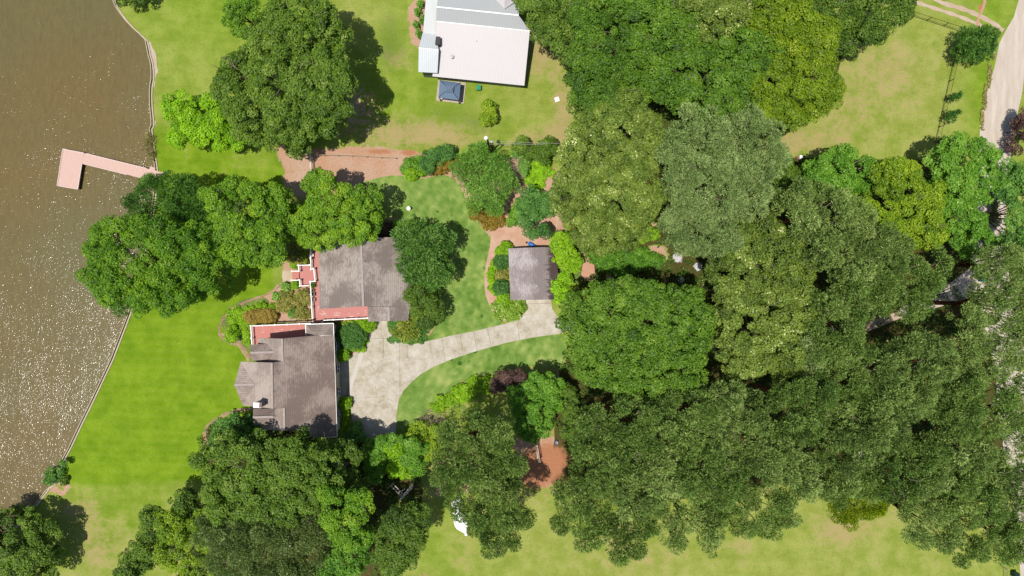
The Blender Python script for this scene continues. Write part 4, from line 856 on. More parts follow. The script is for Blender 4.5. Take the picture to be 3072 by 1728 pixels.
def shrub(name, label, kind, sty, h, lobes, group=None, cat='shrub'):
    seed[0] += 1; rng = np.random.default_rng(seed[0])
    V, F, tint, LB = crown_arrays(lobes, h, sty, rng); X, Y = LB[0][0], LB[0][1]
    if sty == 'clip':   # dense twig body inside a clipped shrub
        for (x, y, z, a, b, c) in LB:
            th = np.linspace(0, 6.283, 17)[:-1]; vv = []; 
            for zz, rr in ((.05, .7), (.35, .86), (.6, .84), (.8, .62), (.93, .3)):
                vv += [(x + a*rr*math.cos(t), y + b*rr*math.sin(t), zz*(z + c)) for t in th]
            k0 = len(V); V = np.concatenate([V, np.array(vv)]); ff = [(k0+i*16+j, k0+i*16+(j+1) % 16, k0+(i+1)*16+(j+1) % 16, k0+(i+1)*16+j) for i in range(4) for j in range(16)]
            ff += [(k0+64+j, k0+64+j+1, k0+64+j+2, k0+64+j+3) for j in range(0, 13, 1)]
            F = np.concatenate([F, np.array(ff)]); tint = np.concatenate([tint, np.full(len(ff), .1)])
    o = obj(name, fastmesh(name, V - np.array([X, Y, 0]), F, [('tint', tint)], 'FACE'), leafmat(kind)); o.location = (X, Y, 0)
    return tag(o, label, cat, group)

T, S = tree, shrub
# --- lake shore and the left of the photo (lobes in 2576-wide photo units: cx, cy, rx, ry)
T('oak_tree', 'dark broadleaf tree cut by the top edge at the lake corner', 'oak', 'leaf', 4.5, [(326, -12, 30, 26), (348, -18, 26, 22)])
T('oak_tree', 'rounded mid green tree up and left of the big dark oak', 'gum', 'leaf', 9, [(606, 50, 44, 42), (632, 22, 26, 26), (588, 25, 26, 26)])
T('oak_tree', 'huge dark spreading oak between the lake lawn and the white building', 'oak', 'leafbig', 16, [(728, 205, 140, 140), (760, 62, 96, 76), (688, 120, 58, 62), (622, 228, 76, 98), (820, 225, 78, 90), (760, 315, 84, 48, .8), (650, 330, 64, 44, .7), (752, 372, 30, 26, .4), (580, 185, 34, 38), (850, 110, 36, 46, .8)])
T('maple_tree', 'bright lime green tree against the left flank of the big dark oak', 'lime', 'leaf', 8, [(445, 285, 42, 55), (500, 290, 60, 58), (545, 320, 52, 55), (470, 340, 60, 30), (585, 350, 28, 26, .8)])
T('cedar_tree', 'dark bluish green tree leaning over the shore end of the dock', 'cedar', 'soft', 11, [(395, 490, 66, 44), (470, 500, 52, 50), (430, 465, 55, 28), (360, 520, 38, 32), (490, 545, 40, 35, .85)])
T('sweetgum_tree', 'large round feathery green tree overhanging the lake edge', 'gum', 'spray', 15, [(385, 665, 156, 120), (340, 665, 110, 100), (300, 620, 70, 65), (470, 640, 80, 70), (390, 740, 110, 50), (290, 700, 62, 60), (370, 590, 90, 50)])
T('oak_tree', 'yellow tinged green tree between the cedar and the deck stair', 'oakyel', 'leafbig', 13, [(625, 555, 105, 95), (590, 500, 70, 50), (670, 600, 60, 70), (600, 620, 60, 55), (700, 520, 40, 60, .9)])
T('persimmon_tree', 'ragged olive green tree hanging over the north roof edge of the grey roofed house', 'oakyel', 'leaf', 11, [(850, 530, 80, 62), (800, 575, 70, 52), (900, 570, 62, 45), (925, 500, 50, 34), (810, 460, 38, 42), (760, 560, 44, 50, .8), (830, 510, 50, 50)])
S('plum_shrub', 'dark purple brown shrub at the north wall of the grey roofed house', 'purple', 'shrub', 2.6, [(962, 577, 26, 23)])
S('hedge', 'bright green low hedge right of the purple shrub', 'clipgreen', 'shrub', 1.5, [(1008, 572, 26, 16), (1035, 568, 26, 14)], cat='hedge')
T('fir_tree', 'dark feathery tree over the northeast corner of the grey roofed house', 'fir', 'spiky', 9, [(1070, 640, 66, 70), (1035, 600, 42, 38), (1100, 600, 38, 38), (1095, 690, 42, 38), (1040, 675, 40, 40)])
T('laurel_tree', 'olive green round tree at the southeast corner of the grey roofed house', 'oakwarm', 'spray', 6.5, [(1070, 765, 50, 52), (1050, 740, 30, 30), (1085, 800, 28, 26)])
S('palm_shrub', 'spiky yellow green fan palm beside the driveway mouth', 'palm', 'palm', 2.2, [(1014, 822, 30, 24), (1030, 838, 22, 20)], cat='palm')
S('ground_cover', 'teardrop bed of bluish ground cover around the fan palm', 'clipdark', 'bed', .5, [(992, 818, 18, 20), (1060, 830, 16, 30), (1020, 850, 36, 14), (1000, 838, 20, 14)], cat='ground cover')
S('hedge_bush', 'big dark clipped bush between the two houses beside the drive', 'clipdark', 'clip', 2.6, [(879, 843, 34, 33), (890, 850, 30, 28)])
S('hedge_skirt', 'bright green skirt of low hedge under the big dark clipped bush', 'clipgreen', 'shrub', .9, [(895, 872, 28, 12), (913, 852, 10, 18)], cat='hedge')
S('hedge_bush', 'green clipped bush below the red deck at the top of the drive', 'clipgreen', 'clip', 1.7, [(922, 818, 22, 19), (905, 808, 20, 13)])
S('camellia_shrub', 'loose yellow green shrub under the red deck rail beside the dark bush', 'yelgreen', 'shrub', 1.8, [(866, 812, 16, 11), (885, 812, 12, 9)])
S('ball_shrub', 'clipped green ball at the east wall of the brown roofed house, nearer the driveway mouth', 'clipgreen', 'clip', 1.9, [(861, 893, 17, 18)], 'clipped balls by the east wall')
S('ball_shrub', 'clipped green ball at the lower east wall of the brown roofed house', 'clipgreen', 'clip', 1.9, [(865, 1018, 17, 18)], 'clipped balls by the east wall')
S('hedge', 'narrow shaded hedge running down from the lower clipped ball', 'clipgreen', 'shrub', 1.2, [(867, 1045, 10, 18), (866, 1070, 10, 16)], cat='hedge')
S('laurel_shrub', 'shaggy green shrub at the lower left corner of the concrete drive', 'cedar', 'shrub', 2.0, [(893, 1080, 18, 18), (880, 1100, 20, 16), (905, 1100, 16, 12)])
S('golden_hedge', 'flat topped golden brown clipped hedge above the corner of the red deck', 'golden', 'clip', 1.7, [(640, 796, 30, 18), (668, 796, 28, 20)], cat='hedge')
S('rose_bed', 'mottled olive and reddish bed of garden shrubs left of the red deck', 'mixbed', 'bed', 1.3, [(745, 765, 26, 22), (715, 750, 26, 20), (755, 790, 18, 18), (720, 770, 22, 16), (762, 745, 14, 22)], cat='shrub bed')
S('leafy_shrub', 'dark leafy shrub in the middle of the mottled garden bed', 'cedar', 'shrub', 1.4, [(733, 785, 12, 14)])
S('round_shrub', 'green round shrub left of the lower stair railing', 'clipgreen', 'clip', 1.3, [(741, 717, 10, 11)])
S('round_shrub', 'light green leafy shrub between the brick path and the stair', 'shrubgreen', 'shrub', 1.3, [(719, 722, 13, 15)])
S('round_shrub', 'green shrub in the path bed just below the flagstone landing', 'shrubgreen', 'shrub', 1.2, [(697, 748, 13, 12), (708, 738, 8, 8)])
S('round_shrub', 'small bright mound where the brick path meets the mottled bed', 'clipgreen', 'clip', .9, [(683, 771, 8, 9)])
S('dark_shrub', 'dark upright shrub inside the curve of the brick path', 'clipgreen', 'shrub', 1.6, [(583, 833, 12, 18), (590, 850, 8, 10)])
S('leafy_shrub', 'green shrub clump on the brick path bend above the golden hedge', 'clipgreen', 'shrub', 1.0, [(655, 770, 16, 9), (632, 778, 14, 7)])
S('ground_cover', 'bright green ivy bed inside the brick path left of the golden hedge', 'clipgreen', 'bed', .4, [(590, 800, 24, 20), (612, 830, 14, 26), (575, 850, 14, 14), (605, 782, 20, 10), (622, 858, 8, 12)], cat='ground cover')
S('azalea_bed', 'dark olive shrubs above the deck stair under the yellow green tree', 'mixbed', 'bed', 1.5, [(735, 640, 18, 20), (752, 655, 16, 16), (715, 628, 14, 18)], cat='shrub bed')
S('round_shrub', 'round green shrub tucked above the upper stair railing', 'clipgreen', 'clip', 1.2, [(738, 667, 11, 10)])
S('yellow_shrub', 'small yellowing shrub against the deck above the stair', 'yelgreen', 'shrub', 1.1, [(762, 645, 8, 10), (766, 660, 7, 7)])
S('potted_plant', 'bushy green plant growing in the pot on the red deck', 'bright', 'palm', 2.9, [(788, 717, 6, 6)], cat='plant')
bpy.data.objects['potted_plant'].location.z = 0
S('lily_shrub', 'green shrub inside the curve of path by the lower prow corner', 'cedar', 'shrub', 1.4, [(583, 1045, 12, 12)])
S('ground_cover', 'low bluish green ground cover in the bed left of the lower oak', 'cedar', 'bed', .35, [(552, 1080, 20, 30), (575, 1065, 20, 14)], cat='ground cover')
S('reeds', 'brownish half drowned brush in the water above the dock', 'reed', 'bare', 1.2, [(374, 350, 12, 24), (378, 385, 10, 18), (368, 368, 12, 22)], cat='brush')
S('reeds', 'sparse olive growth mixed into the drowned brush above the dock', 'reed', 'bed', .5, [(372, 352, 9, 20), (380, 388, 7, 16)], cat='brush')
S('willow_shrub', 'dark green shrub growing in the lake at the foot of the bulkhead', 'cedar', 'shrub', 1.8, [(130, 1195, 22, 22), (118, 1208, 14, 12), (160, 1165, 10, 8)])
S('small_shrub', 'tiny round shrub in the soil ring at the lake corner', 'oak', 'shrub', 1.0, [(160, 1211, 12, 10)])
S('border_shrubs', 'leafy shrubs in the mulch strip left of the white metal building', 'bright', 'shrub', 1.3, [(1050, 28, 8, 10), (1058, 8, 8, 12), (1046, 62, 6, 12), (1052, 85, 8, 8), (1062, 48, 6, 14)], cat='shrub bed')
S('yellow_bush', 'lone oval yellow green bush on the lawn below the white building', 'yelgreen', 'shrub', 3.4, [(1227, 268, 16, 16), (1224, 298, 16, 18), (1234, 284, 14, 20)])
# --- shrubs north of the garden lawn
S('mound_shrub', 'leafy green shrub at the left end of the row above the garden lawn', 'bright', 'shrub', 2.4, [(1028, 415, 22, 22), (1052, 408, 20, 18)])
S('mound_shrub', 'bright clipped shrub bulging onto the top of the garden lawn', 'clipgreen', 'clip', 2.0, [(1034, 436, 18, 18)])
S('mound_shrub', 'little rounded topiary between larger shrubs above the garden lawn', 'clipgreen', 'clip', 1.4, [(1060, 431, 12, 12)])
S('holly_shrub', 'dark green tall shrub behind the little topiary', 'clipdark', 'shrub', 3.4, [(1092, 392, 26, 24), (1120, 385, 26, 20), (1080, 412, 22, 20)])
S('rusty_shrub', 'olive brown shrub in front of the dark tall shrub row', 'rusty', 'shrub', 2.2, [(1100, 420, 24, 18), (1128, 408, 20, 18)])
T('cypress_tree', 'dense grey green conifer just below the utility pole', 'shrubgreen', 'soft', 6, [(1248, 412, 34, 36)])
T('cypress_tree', 'light grey green conifer left of the pole, over the lawn corner', 'shrubgreen', 'soft', 6, [(1180, 430, 48, 40), (1160, 415, 28, 26), (1200, 385, 36, 22)])
T('cypress_tree', 'wide knobbly grey green conifer rising above the rusty bed', 'shrubgreen', 'soft', 7.5, [(1225, 480, 58, 46), (1255, 460, 44, 38), (1200, 500, 34, 34), (1240, 510, 36, 26)])
S('thin_shrub', 'half bare pinkish grey shrub right of the conifer under the wires', 'dead', 'bare', 3.0, [(1302, 418, 18, 32), (1295, 450, 16, 20)])
S('thin_shrub', 'green tufts along the half bare shrub under the wires', 'shrubgreen', 'shrub', 3.0, [(1318, 412, 13, 28), (1298, 385, 14, 12)])
S('magnolia_shrub', 'dark glossy shrub beneath the power wires', 'oak', 'leaf', 4.5, [(1312, 365, 22, 22), (1332, 385, 18, 18)])
S('magnolia_shrub', 'dark glossy shrub between the wires and the big olive tree', 'oak', 'leaf', 5, [(1362, 385, 30, 24), (1375, 365, 22, 20)])
S('rusty_shrub', 'red brown low shrub bed on the right edge of the garden lawn', 'rusty', 'shrub', 1.6, [(1215, 540, 32, 18), (1245, 552, 26, 18), (1195, 522, 20, 16), (1225, 562, 22, 14)])
T('holly_tree', 'dark glossy holly above the straw path north of the garage', 'clipdark', 'leaf', 6.5, [(1345, 545, 38, 50), (1335, 500, 30, 30), (1355, 580, 28, 24), (1370, 520, 26, 34)])
S('grass_clump', 'vivid lime ground plants left of the big olive tree', 'lime', 'bed', .8, [(1365, 425, 28, 24), (1348, 455, 26, 22), (1338, 420, 16, 16), (1360, 400, 22, 12)], cat='ground cover')
S('leafy_shrub', 'bright green shrub between the rusty bed and the dark holly', 'bright', 'shrub', 1.6, [(1300, 535, 18, 20), (1288, 560, 12, 12), (1310, 510, 14, 16)])
# --- around the garage
S('round_shrub', 'green clipped shrub at the northwest corner of the garage', 'clipgreen', 'clip', 2.2, [(1272, 624, 17, 18), (1256, 632, 12, 12)])
S('round_shrub', 'upper dark clipped ball at the west wall of the garage', 'clipdark', 'clip', 2.2, [(1263, 656, 22, 21)])
S('round_shrub', 'lower dark clipped ball at the west wall of the garage', 'clipdark', 'clip', 2.2, [(1260, 724, 21, 21)])
S('round_shrub', 'green shrub at the southwest corner of the garage', 'clipgreen', 'shrub', 2.2, [(1270, 752, 20, 18)])
S('flowering_bush', 'low bush dotted with cream flowers where the drive reaches the garage', 'flower', 'shrub', 1.4, [(1275, 783, 36, 22), (1300, 775, 22, 24), (1255, 775, 18, 16)])
S('hedge_strip', 'low green hedge edging the straw path west of the garage', 'clipgreen', 'shrub', .9, [(1235, 690, 9, 20), (1238, 715, 10, 18), (1246, 735, 9, 12), (1242, 665, 8, 12)], cat='hedge')
S('mixed_plants', 'thin brownish plants between the two dark clipped balls', 'mixbed', 'bed', 1.1, [(1262, 690, 16, 12)])
T('maple_tree', 'tall green rounded shrub tree covering the northeast corner of the garage', 'clipgreen', 'shrub', 4.5, [(1420, 640, 34, 36), (1412, 610, 30, 26), (1440, 660, 22, 26)])
T('maple_tree', 'bright lime rounded tree at the southeast corner of the garage', 'lime', 'shrub', 4.0, [(1408, 722, 28, 28), (1415, 745, 24, 20), (1422, 705, 22, 18)])
S('hosta_bed', 'vivid green understorey plants right of the straw strip', 'bright', 'shrub', 2.2, [(1560, 645, 36, 28), (1520, 658, 26, 26), (1605, 650, 42, 30), (1570, 675, 40, 22), (1498, 640, 16, 22), (1650, 655, 24, 18)], cat='shrub bed')
S('grass_clump', 'flat yellowish green ground plants between olive tree and bluish pines', 'clipgreen', 'bed', .5, [(1635, 585, 28, 16), (1610, 600, 22, 12)], cat='ground cover')
S('hedge_bank', 'long bright green hedge bank below the crescent lawn', 'clipgreen', 'shrub', 1.4, [(1215, 968, 40, 20), (1165, 990, 34, 20), (1125, 1010, 30, 16), (1245, 955, 26, 14), (1100, 1028, 18, 12)], cat='hedge')
T('plum_tree', 'dark purple leaved tree at the end of the green hedge bank', 'purple', 'leaf', 4.5, [(1275, 958, 34, 24), (1250, 975, 26, 18), (1300, 945, 24, 16)])
T('dogwood_tree', 'bright green tree with white specks right of the purple tree', 'bright', 'leaf', 8, [(1350, 1010, 62, 62), (1340, 1060, 52, 50), (1370, 970, 46, 34), (1310, 1010, 36, 40)])
S('dead_shrub', 'grey leafless shrub at the lower tip of the crescent lawn', 'dead', 'bare', 3.2, [(1085, 1058, 34, 22), (1072, 1070, 20, 14)])
T('oleander_tree', 'yellowish olive shrub tree below the grey leafless shrub', 'yelgreen', 'shrub', 4, [(1060, 1095, 38, 32), (1085, 1130, 32, 36), (1100, 1090, 30, 20)])
T('oleander_tree', 'bright green lumpy tree at the foot of the concrete drive, left one', 'bright', 'shrub', 5, [(945, 1160, 32, 50), (948, 1124, 34, 24)])
T('oleander_tree', 'bright lumpy green tree at the foot of the drive, right one', 'lime', 'shrub', 5, [(1003, 1168, 38, 40), (1000, 1130, 36, 26)])
T('laurel_tree', 'mid green tree hanging above the white pergola frame', 'bright', 'leaf', 5.5, [(1042, 1158, 32, 46), (1032, 1115, 30, 26), (985, 1108, 40, 16)])
T('holly_tree', 'mottled olive shrubby tree between the white specked tree and the pines', 'oakwarm', 'shrub', 5, [(1432, 1020, 26, 34), (1440, 1080, 28, 34), (1425, 985, 20, 20)])
# --- bottom left woods
T('oak_tree', 'dark tree at the bottom left corner over the lake shore', 'oak', 'leafbig', 8.5, [(-5, 1385, 75, 85), (70, 1420, 60, 66, .95), (50, 1330, 50, 48, .85), (105, 1380, 44, 56, .8)])
T('oak_tree', 'big dark oak casting shade over the lower roof of the brown house', 'oak', 'leafbig', 15, [(640, 1180, 106, 84), (740, 1172, 90, 78), (590, 1230, 80, 80), (700, 1240, 100, 75), (800, 1200, 60, 70), (560, 1150, 60, 60)])
T('oak_tree', 'dark tree hugging the lower left corner of the brown roofed house', 'cedar', 'leaf', 9, [(590, 1085, 46, 40), (560, 1115, 34, 30), (620, 1060, 26, 26, .8)])
T('oak_tree', 'shaded green tree between the big lower oak and the lumpy green pair', 'oakwarm', 'leaf', 12, [(850, 1170, 52, 66), (870, 1240, 56, 44), (830, 1140, 36, 30, .8)])
T('poplar_tree', 'yellow green tree spilling onto the lower lawn at bottom left', 'yelgreen', 'leaf', 12, [(470, 1370, 78, 66), (440, 1310, 44, 40), (510, 1420, 70, 50), (520, 1320, 44, 40)])
T('oak_tree', 'dark ragged tree at the far left of the bottom woods', 'oak', 'leaf', 11, [(365, 1390, 52, 48), (390, 1310, 30, 44), (330, 1430, 40, 30), (470, 1265, 46, 40)])
T('willow_tree', 'grey green wispy tree in the middle of the bottom woods', 'greygreen', 'soft', 14, [(620, 1400, 100, 64), (560, 1330, 60, 50), (690, 1350, 70, 60), (700, 1440, 70, 40)])
T('willow_tree', 'grey green wispy tree right of the first one at the bottom edge', 'greygreen', 'soft', 13, [(790, 1330, 72, 56), (770, 1420, 76, 56)])
T('poplar_tree', 'yellow green crown peeking between the big oak and the lower lawn', 'lime', 'leaf', 9, [(560, 1270, 36, 34), (590, 1300, 30, 26)])
T('oak_tree', 'bright patchy tree under the lumpy pair near the shaded clearing', 'gum', 'leaf', 16, [(860, 1290, 52, 44), (905, 1260, 40, 40), (890, 1330, 50, 40), (850, 1250, 44, 36)])
T('oak_tree', 'green tree rising at the bottom edge left of the dark gap', 'bright', 'leaf', 12, [(870, 1400, 62, 56), (900, 1350, 36, 44), (830, 1440, 50, 30)])
T('hickory_tree', 'olive spray leaved tree standing alone right of the dark gap at the bottom', 'oakwarm', 'spray', 15, [(1010, 1340, 62, 66), (1000, 1400, 56, 44), (1040, 1300, 40, 36)])
# --- middle bottom pines
PG = 'tall pines of the lower wood'
T('pine_tree', 'tall pine left of the red straw clearing, standing over the pergola corner', 'pinew', 'pine', 20, [(1200, 1110, 84, 70), (1150, 1085, 48, 38), (1245, 1070, 52, 42), (1180, 1165, 84, 58)], PG)
T('pine_tree', 'pine whose branches cover the white boat', 'pinew', 'pine', 19, [(1215, 1210, 92, 84), (1160, 1180, 60, 60), (1270, 1170, 50, 50), (1240, 1280, 66, 56)], PG)
T('pine_tree', 'darker pine drooping onto the grass right of the white boat', 'pinew', 'pine', 17, [(1265, 1340, 62, 50), (1300, 1300, 40, 50), (1230, 1310, 44, 40)], PG)
# --- top woods
WG = 'broadleaf trees massed behind the white building'
T('oak_tree', 'warm green oak leaning over the right end of the white metal roof', 'oakwarm', 'canopy', 14, [(1400, 30, 80, 70), (1345, 8, 50, 44), (1440, 90, 70, 70), (1370, 75, 40, 36, .85)], WG)
T('oak_tree', 'broad dark green oak in the top woods right of the white roof', 'wood', 'canopy', 17, [(1560, 90, 120, 110), (1500, 170, 80, 70), (1520, 30, 90, 70)], WG)
T('oak_tree', 'green oak on the left fringe of the top woods above the olive tree', 'wood', 'canopy', 15, [(1535, 230, 90, 75), (1480, 250, 50, 60, .9), (1620, 190, 80, 80)], WG)
T('oak_tree', 'deep green oak at the top edge between two larger oaks', 'wood', 'canopy', 18, [(1680, 70, 100, 100), (1650, 0, 110, 60)], WG)
T('oak_tree', 'large even green oak at the heart of the top woods', 'wood', 'canopy', 18, [(1790, 210, 110, 100), (1720, 180, 80, 80), (1850, 160, 90, 80)], WG)
T('chestnut_tree', 'tree dusted with cream blossom at the top edge of the woods', 'olive', 'leaf', 19, [(1790, 55, 72, 60), (1840, 25, 60, 44), (1750, 10, 60, 30)], WG)
T('oak_tree', 'yellow green oak at the field side of the top woods', 'woodyel', 'canopy', 17, [(1990, 180, 110, 100), (1960, 270, 90, 60), (2040, 240, 64, 64), (1910, 240, 80, 80)], WG)
T('oak_tree', 'olive tinged oak behind the yellow green one near the top edge', 'woodyel', 'canopy', 17, [(1950, 70, 100, 90), (2030, 110, 70, 70), (1900, 10, 80, 40)], WG)
T('oak_tree', 'green oak jutting right toward the wire fence at the top', 'oakwarm', 'canopy', 15, [(2160, 45, 92, 70), (2230, 20, 60, 60), (2110, 100, 50, 40, .85), (2080, 20, 60, 60)], WG)
T('magnolia_tree', 'olive magnolia with pale leaf undersides in the centre top', 'olive', 'leaf', 15, [(1545, 340, 110, 90), (1480, 400, 80, 76), (1610, 360, 60, 80), (1570, 270, 50, 50)])
T('magnolia_tree', 'second olive magnolia directly above the garage straw strip', 'olive', 'leaf', 14, [(1520, 500, 110, 90), (1440, 480, 60, 70), (1590, 480, 76, 90), (1500, 590, 66, 50, .85), (1560, 580, 70, 50, .85)])
BG = 'bluish pines beside the magnolias'
T('pine_tree', 'blue green pine with lumpy top, next to the upper magnolia', 'bluepine', 'pine', 19, [(1735, 340, 66, 70), (1700, 400, 50, 56), (1790, 370, 60, 60)], BG)
T('pine_tree', 'smooth grey green pine at the edge of the right hand field', 'bluepine', 'soft', 19, [(1870, 350, 80, 66), (1920, 400, 50, 54), (1830, 420, 60, 50)], BG)
T('pine_tree', 'pale grey green pine in the middle of the bluish group', 'bluepine', 'soft', 20, [(1780, 480, 96, 80), (1720, 450, 60, 60), (1870, 480, 70, 70)], BG)
T('pine_tree', 'palest smooth pine, lowest of the bluish group', 'bluepine', 'soft', 18, [(1740, 570, 80, 64), (1790, 590, 70, 54), (1700, 560, 50, 50)], BG)
# --- right woods
RG = 'pines of the right hand wood'
T('oak_tree', 'small dark tree at the straw tip of the right hand field', 'oak', 'leaf', 9, [(1985, 440, 44, 36), (1960, 460, 30, 30)])
T('oak_tree', 'bright green tree on the lower edge of the right hand field', 'bright', 'leaf', 13, [(2110, 430, 76, 56), (2060, 450, 50, 50), (2170, 440, 50, 46)])
T('oak_tree', 'yellow olive tree below the bright one at the field edge', 'yelgreen', 'leaf', 15, [(2265, 520, 100, 90), (2240, 450, 66, 52), (2310, 570, 60, 60), (2220, 580, 60, 50)])
T('sycamore_tree', 'green open crowned tree where the fence meets the gravel road', 'bright', 'leaf', 13, [(2420, 400, 80, 60), (2390, 480, 70, 70), (2460, 460, 60, 50)])
T('sycamore_tree', 'green tree covering the gravel road at the right edge', 'cedar', 'leaf', 14, [(2530, 460, 46, 60), (2560, 540, 50, 70), (2540, 620, 40, 40)])
T('oak_tree', 'green tree just left of the road gap under the sycamore', 'bright', 'leaf', 13, [(2415, 560, 56, 56), (2440, 610, 44, 40)])
T('pine_tree', 'pine between the pale blue group and the yellow olive tree', 'pine', 'pine', 20, [(2040, 540, 86, 70), (1990, 510, 60, 50), (2110, 560, 66, 66)], RG)
T('pine_tree', 'grey green pine below the yellow olive tree', 'pine', 'pine', 21, [(2130, 640, 90, 66), (2190, 620, 60, 56), (2060, 620, 60, 56)], RG)
T('chestnut_tree', 'large olive tree with light flecks right of the pale pine', 'olive', 'leaf', 17, [(1920, 640, 100, 76), (1860, 700, 80, 70), (1980, 700, 70, 80), (1900, 580, 60, 44)])
T('chestnut_tree', 'flecked olive tree directly right of the great green oak', 'olive', 'leaf', 17, [(1900, 800, 96, 90), (1970, 800, 80, 80), (1870, 880, 70, 66), (1960, 890, 76, 70)])
T('pine_tree', 'ragged pine at the left of the pale track junction', 'pinew', 'pine', 20, [(2230, 700, 100, 66), (2170, 730, 76, 66), (2300, 690, 60, 60), (2250, 760, 66, 40)], RG)
T('pine_tree', 'pine between the flecked olive tree and the track', 'pinew', 'pine', 20, [(2100, 790, 72, 76), (2150, 740, 50, 50), (2090, 860, 64, 54)], RG)
T('oak_tree', 'great fresh green oak right of the crescent lawn', 'wood', 'canopy', 17, [(1600, 850, 140, 120), (1500, 800, 90, 90), (1700, 810, 96, 100), (1565, 758, 92, 54), (1680, 920, 90, 80), (1510, 900, 80, 70), (1600, 950, 110, 44)])
T('pine_tree', 'small pale pine among olive crowns below centre right', 'bluepine', 'soft', 18, [(2035, 890, 50, 60)], RG)
T('pine_tree', 'full round pine crown ringed by dark gaps right of centre', 'pine', 'pine', 22, [(2270, 930, 92, 84), (2240, 1000, 80, 60), (2290, 870, 60, 40)], RG)
T('pine_tree', 'pine left of the full round crown', 'pinew', 'pine', 20, [(2140, 940, 76, 76), (2110, 1020, 70, 60)], RG)
T('pine_tree', 'thin pine straddling the pale road at the right edge', 'pine', 'pine', 19, [(2480, 750, 60, 50), (2550, 720, 40, 56), (2520, 800, 56, 46), (2400, 790, 40, 26)], RG)
T('pine_tree', 'sparse pine reaching over the road junction', 'pine', 'pine', 19, [(2480, 650, 50, 34), (2550, 660, 36, 44), (2440, 690, 36, 20)], RG)
T('pine_tree', 'pine below the road junction near the right edge', 'pine', 'pine', 20, [(2450, 880, 80, 50), (2540, 880, 50, 60), (2410, 930, 64, 54)], RG)
T('pine_tree', 'pine right of the full round crown', 'pinew', 'pine', 21, [(2440, 990, 88, 66), (2480, 1050, 60, 50), (2390, 1040, 60, 56)], RG)
T('pine_tree', 'airy pine over the pale road at mid right edge', 'pine', 'pine', 19, [(2545, 1000, 46, 60), (2556, 1100, 36, 50)], RG)
LG = 'pines of the lower right wood'
T('pine_tree', 'pine just under the great green oak, above the straw clearing', 'pinew', 'pine', 19, [(1550, 1060, 90, 60), (1480, 1080, 50, 56), (1610, 1040, 66, 50)], LG)
T('pine_tree', 'pine second from the clearing in the row under the great oak', 'pinew', 'pine', 20, [(1690, 1070, 90, 70), (1740, 1020, 60, 40)], LG)
T('pine_tree', 'pine in the row under the flecked olive tree', 'pine', 'pine', 20, [(1840, 1050, 90, 74), (1800, 1000, 60, 44)], LG)
T('pine_tree', 'pine between the olive tree and the full round crown, lower', 'pinew', 'pine', 21, [(1990, 1030, 88, 76), (2040, 980, 50, 44)], LG)
T('pine_tree', 'pine below the full round crown', 'pine', 'pine', 21, [(2140, 1110, 84, 70), (2200, 1080, 66, 50)], LG)
T('pine_tree', 'pine right of the clearing with the white arbor', 'pinew', 'pine', 19, [(1500, 1180, 76, 70), (1450, 1240, 50, 66), (1560, 1150, 60, 50)], LG)
T('pine_tree', 'pine in the middle of the lower wood, left part', 'pine', 'pine', 20, [(1640, 1180, 88, 70), (1590, 1230, 66, 50)], LG)
T('pine_tree', 'pine in the middle of the lower wood, centre part', 'pinew', 'pine', 20, [(1790, 1150, 86, 66), (1760, 1210, 66, 50)], LG)
T('pine_tree', 'pine above the dark cleft in the lower wood', 'pine', 'pine', 21, [(1940, 1140, 90, 62), (1990, 1180, 60, 40)], LG)
T('pine_tree', 'pine around the leaning white boards', 'pinew', 'pine', 20, [(2240, 1190, 80, 66), (2300, 1140, 66, 56)], LG)
T('pine_tree', 'pine above the dark hollow at lower right', 'pine', 'pine', 20, [(2360, 1130, 70, 50), (2320, 1200, 60, 40), (2420, 1140, 50, 50)], LG)
T('pine_tree', 'pine on the right rim of the dark hollow', 'pine', 'pine', 20, [(2480, 1190, 66, 66), (2540, 1220, 50, 60)], LG)
T('pine_tree', 'pine right of the hollow near the right edge', 'pinew', 'pine', 20, [(2430, 1250, 80, 60), (2390, 1210, 44, 36)], LG)
T('pine_tree', 'pine edging the lower field below the arbor clearing', 'pinew', 'pine', 18, [(1450, 1300, 66, 44), (1490, 1270, 50, 50), (1480, 1340, 40, 24)], LG)
T('pine_tree', 'pine jutting farthest down onto the lower field', 'pinew', 'pine', 18, [(1570, 1320, 70, 60), (1560, 1370, 50, 30), (1610, 1270, 60, 50)], LG)
T('pine_tree', 'pine with two drooping lobes on the lower field edge', 'pine', 'pine', 18, [(1730, 1290, 84, 50), (1690, 1330, 32, 36), (1765, 1335, 36, 38)], LG)
T('pine_tree', 'pine on the field edge left of the grassy bay', 'pinew', 'pine', 18, [(1870, 1290, 74, 54), (1920, 1250, 60, 44), (1830, 1240, 60, 44)], LG)
T('pine_tree', 'pine bounding the grassy bay on the upper side', 'pine', 'pine', 19, [(2030, 1200, 66, 40), (2080, 1180, 66, 50), (1960, 1280, 26, 40, .9)], LG)
T('pine_tree', 'pine right of the grassy bay beside the golden juniper', 'pinew', 'pine', 18, [(2095, 1212, 46, 30), (2150, 1185, 46, 26)], LG)
T('juniper_tree', 'smooth golden green juniper bulging into the lower field', 'juniper', 'soft', 12, [(2152, 1262, 66, 44), (2125, 1278, 46, 34), (2190, 1248, 46, 36)])
T('pine_tree', 'pine with bare drooping branches at the lower field edge', 'pine', 'pine', 18, [(2320, 1280, 72, 54), (2275, 1325, 38, 38), (2350, 1330, 50, 50)], LG)
T('pine_tree', 'pine at the lower right over the field corner', 'pinew', 'pine', 18, [(2440, 1330, 80, 56), (2400, 1370, 50, 34), (2500, 1300, 50, 50)], LG)
T('pine_tree', 'lowest right pine beside the gravel road', 'pinew', 'pine', 18, [(2520, 1370, 50, 40), (2550, 1310, 44, 60)], LG)
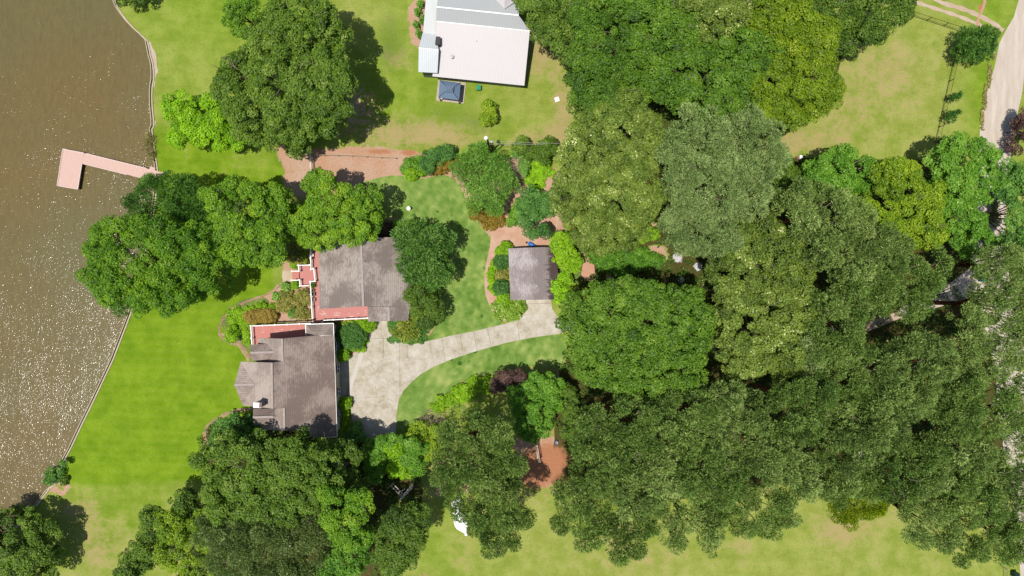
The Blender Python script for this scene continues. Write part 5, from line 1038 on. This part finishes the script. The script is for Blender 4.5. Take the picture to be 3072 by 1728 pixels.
# --- right edge
T('crape_myrtle', 'spiky round dark tree at the fence corner beside the gravel road', 'fir', 'spiky', 5.5, [(2460, 112, 46, 42), (2480, 92, 30, 26), (2440, 128, 28, 22)])
YG = 'young trees planted between fence and road'
T('young_tree', 'uppermost slender young tree between the fence and the road', 'clipdark', 'spiky', 2.6, [(2402, 243, 12, 9), (2412, 238, 7, 6)], YG)
T('young_tree', 'middle slender young tree between the fence and the road', 'clipdark', 'spiky', 2.8, [(2394, 291, 15, 12), (2406, 283, 9, 7)], YG)
T('young_tree', 'lowest and smallest young tree at the end of the fence', 'clipdark', 'spiky', 2.2, [(2376, 352, 9, 9)], YG)
T('plum_tree', 'dark purple green tree cut by the right edge across the road', 'purple', 'leaf', 4.2, [(2572, 340, 26, 44), (2576, 300, 20, 26)])
S('weed_verge', 'tufts of pale grass lining the left verge of the gravel road', 'reed', 'bed', .25, [(2490, 190, 4, 30), (2478, 250, 4, 30), (2471, 300, 4, 24), (2500, 130, 4, 20)], cat='grass')
rng = np.random.default_rng(9); pts = []
fl = litter.copy(); fine = (np.abs(GX - 1560) < 1640) & (np.abs(GY - 870) < 960)
cand = np.argwhere((fl > .5) & (soil < .6) & fine); pick = cand[rng.integers(0, len(cand), 2600)]
ctr = np.stack([(GX[pick[:, 0], pick[:, 1]] - 1536) * SC, -(GY[pick[:, 0], pick[:, 1]] - 864) * SC, .1 + .5 * rng.random(len(pick))], 1)
idx = np.repeat(np.arange(len(ctr)), 34); N = len(idx); d = unit(rng.normal(size=(N, 3))); d[:, 2] = abs(d[:, 2])
ps = ctr[idx] + d * (.35 + .5 * rng.random((N, 1))) * np.array([1, 1, .5]); nr = unit(np.array([0, 0, 1.]) + rng.normal(0, .5, (N, 3)))
t_ = unit(np.cross(nr, rng.normal(size=(N, 3)))); b_ = np.cross(nr, t_)
Vv = np.stack([ps - t_*.16, ps + b_*.1, ps + t_*.16, ps - b_*.1], 1).reshape(-1, 3); Vv[:, 2] = np.maximum(Vv[:, 2], .04)
ug = obj('undergrowth', fastmesh('undergrowth', Vv, np.arange(N*4).reshape(N, 4), [('tint', np.clip(rng.normal(.4, .25, N), 0, 1))], 'FACE'), leafmat('oakwarm'))
tag(ug, 'leafy undergrowth seen through gaps between the trees', 'undergrowth'); ug['kind'] = 'stuff'
print('leaves', LEAFCOUNT[0])
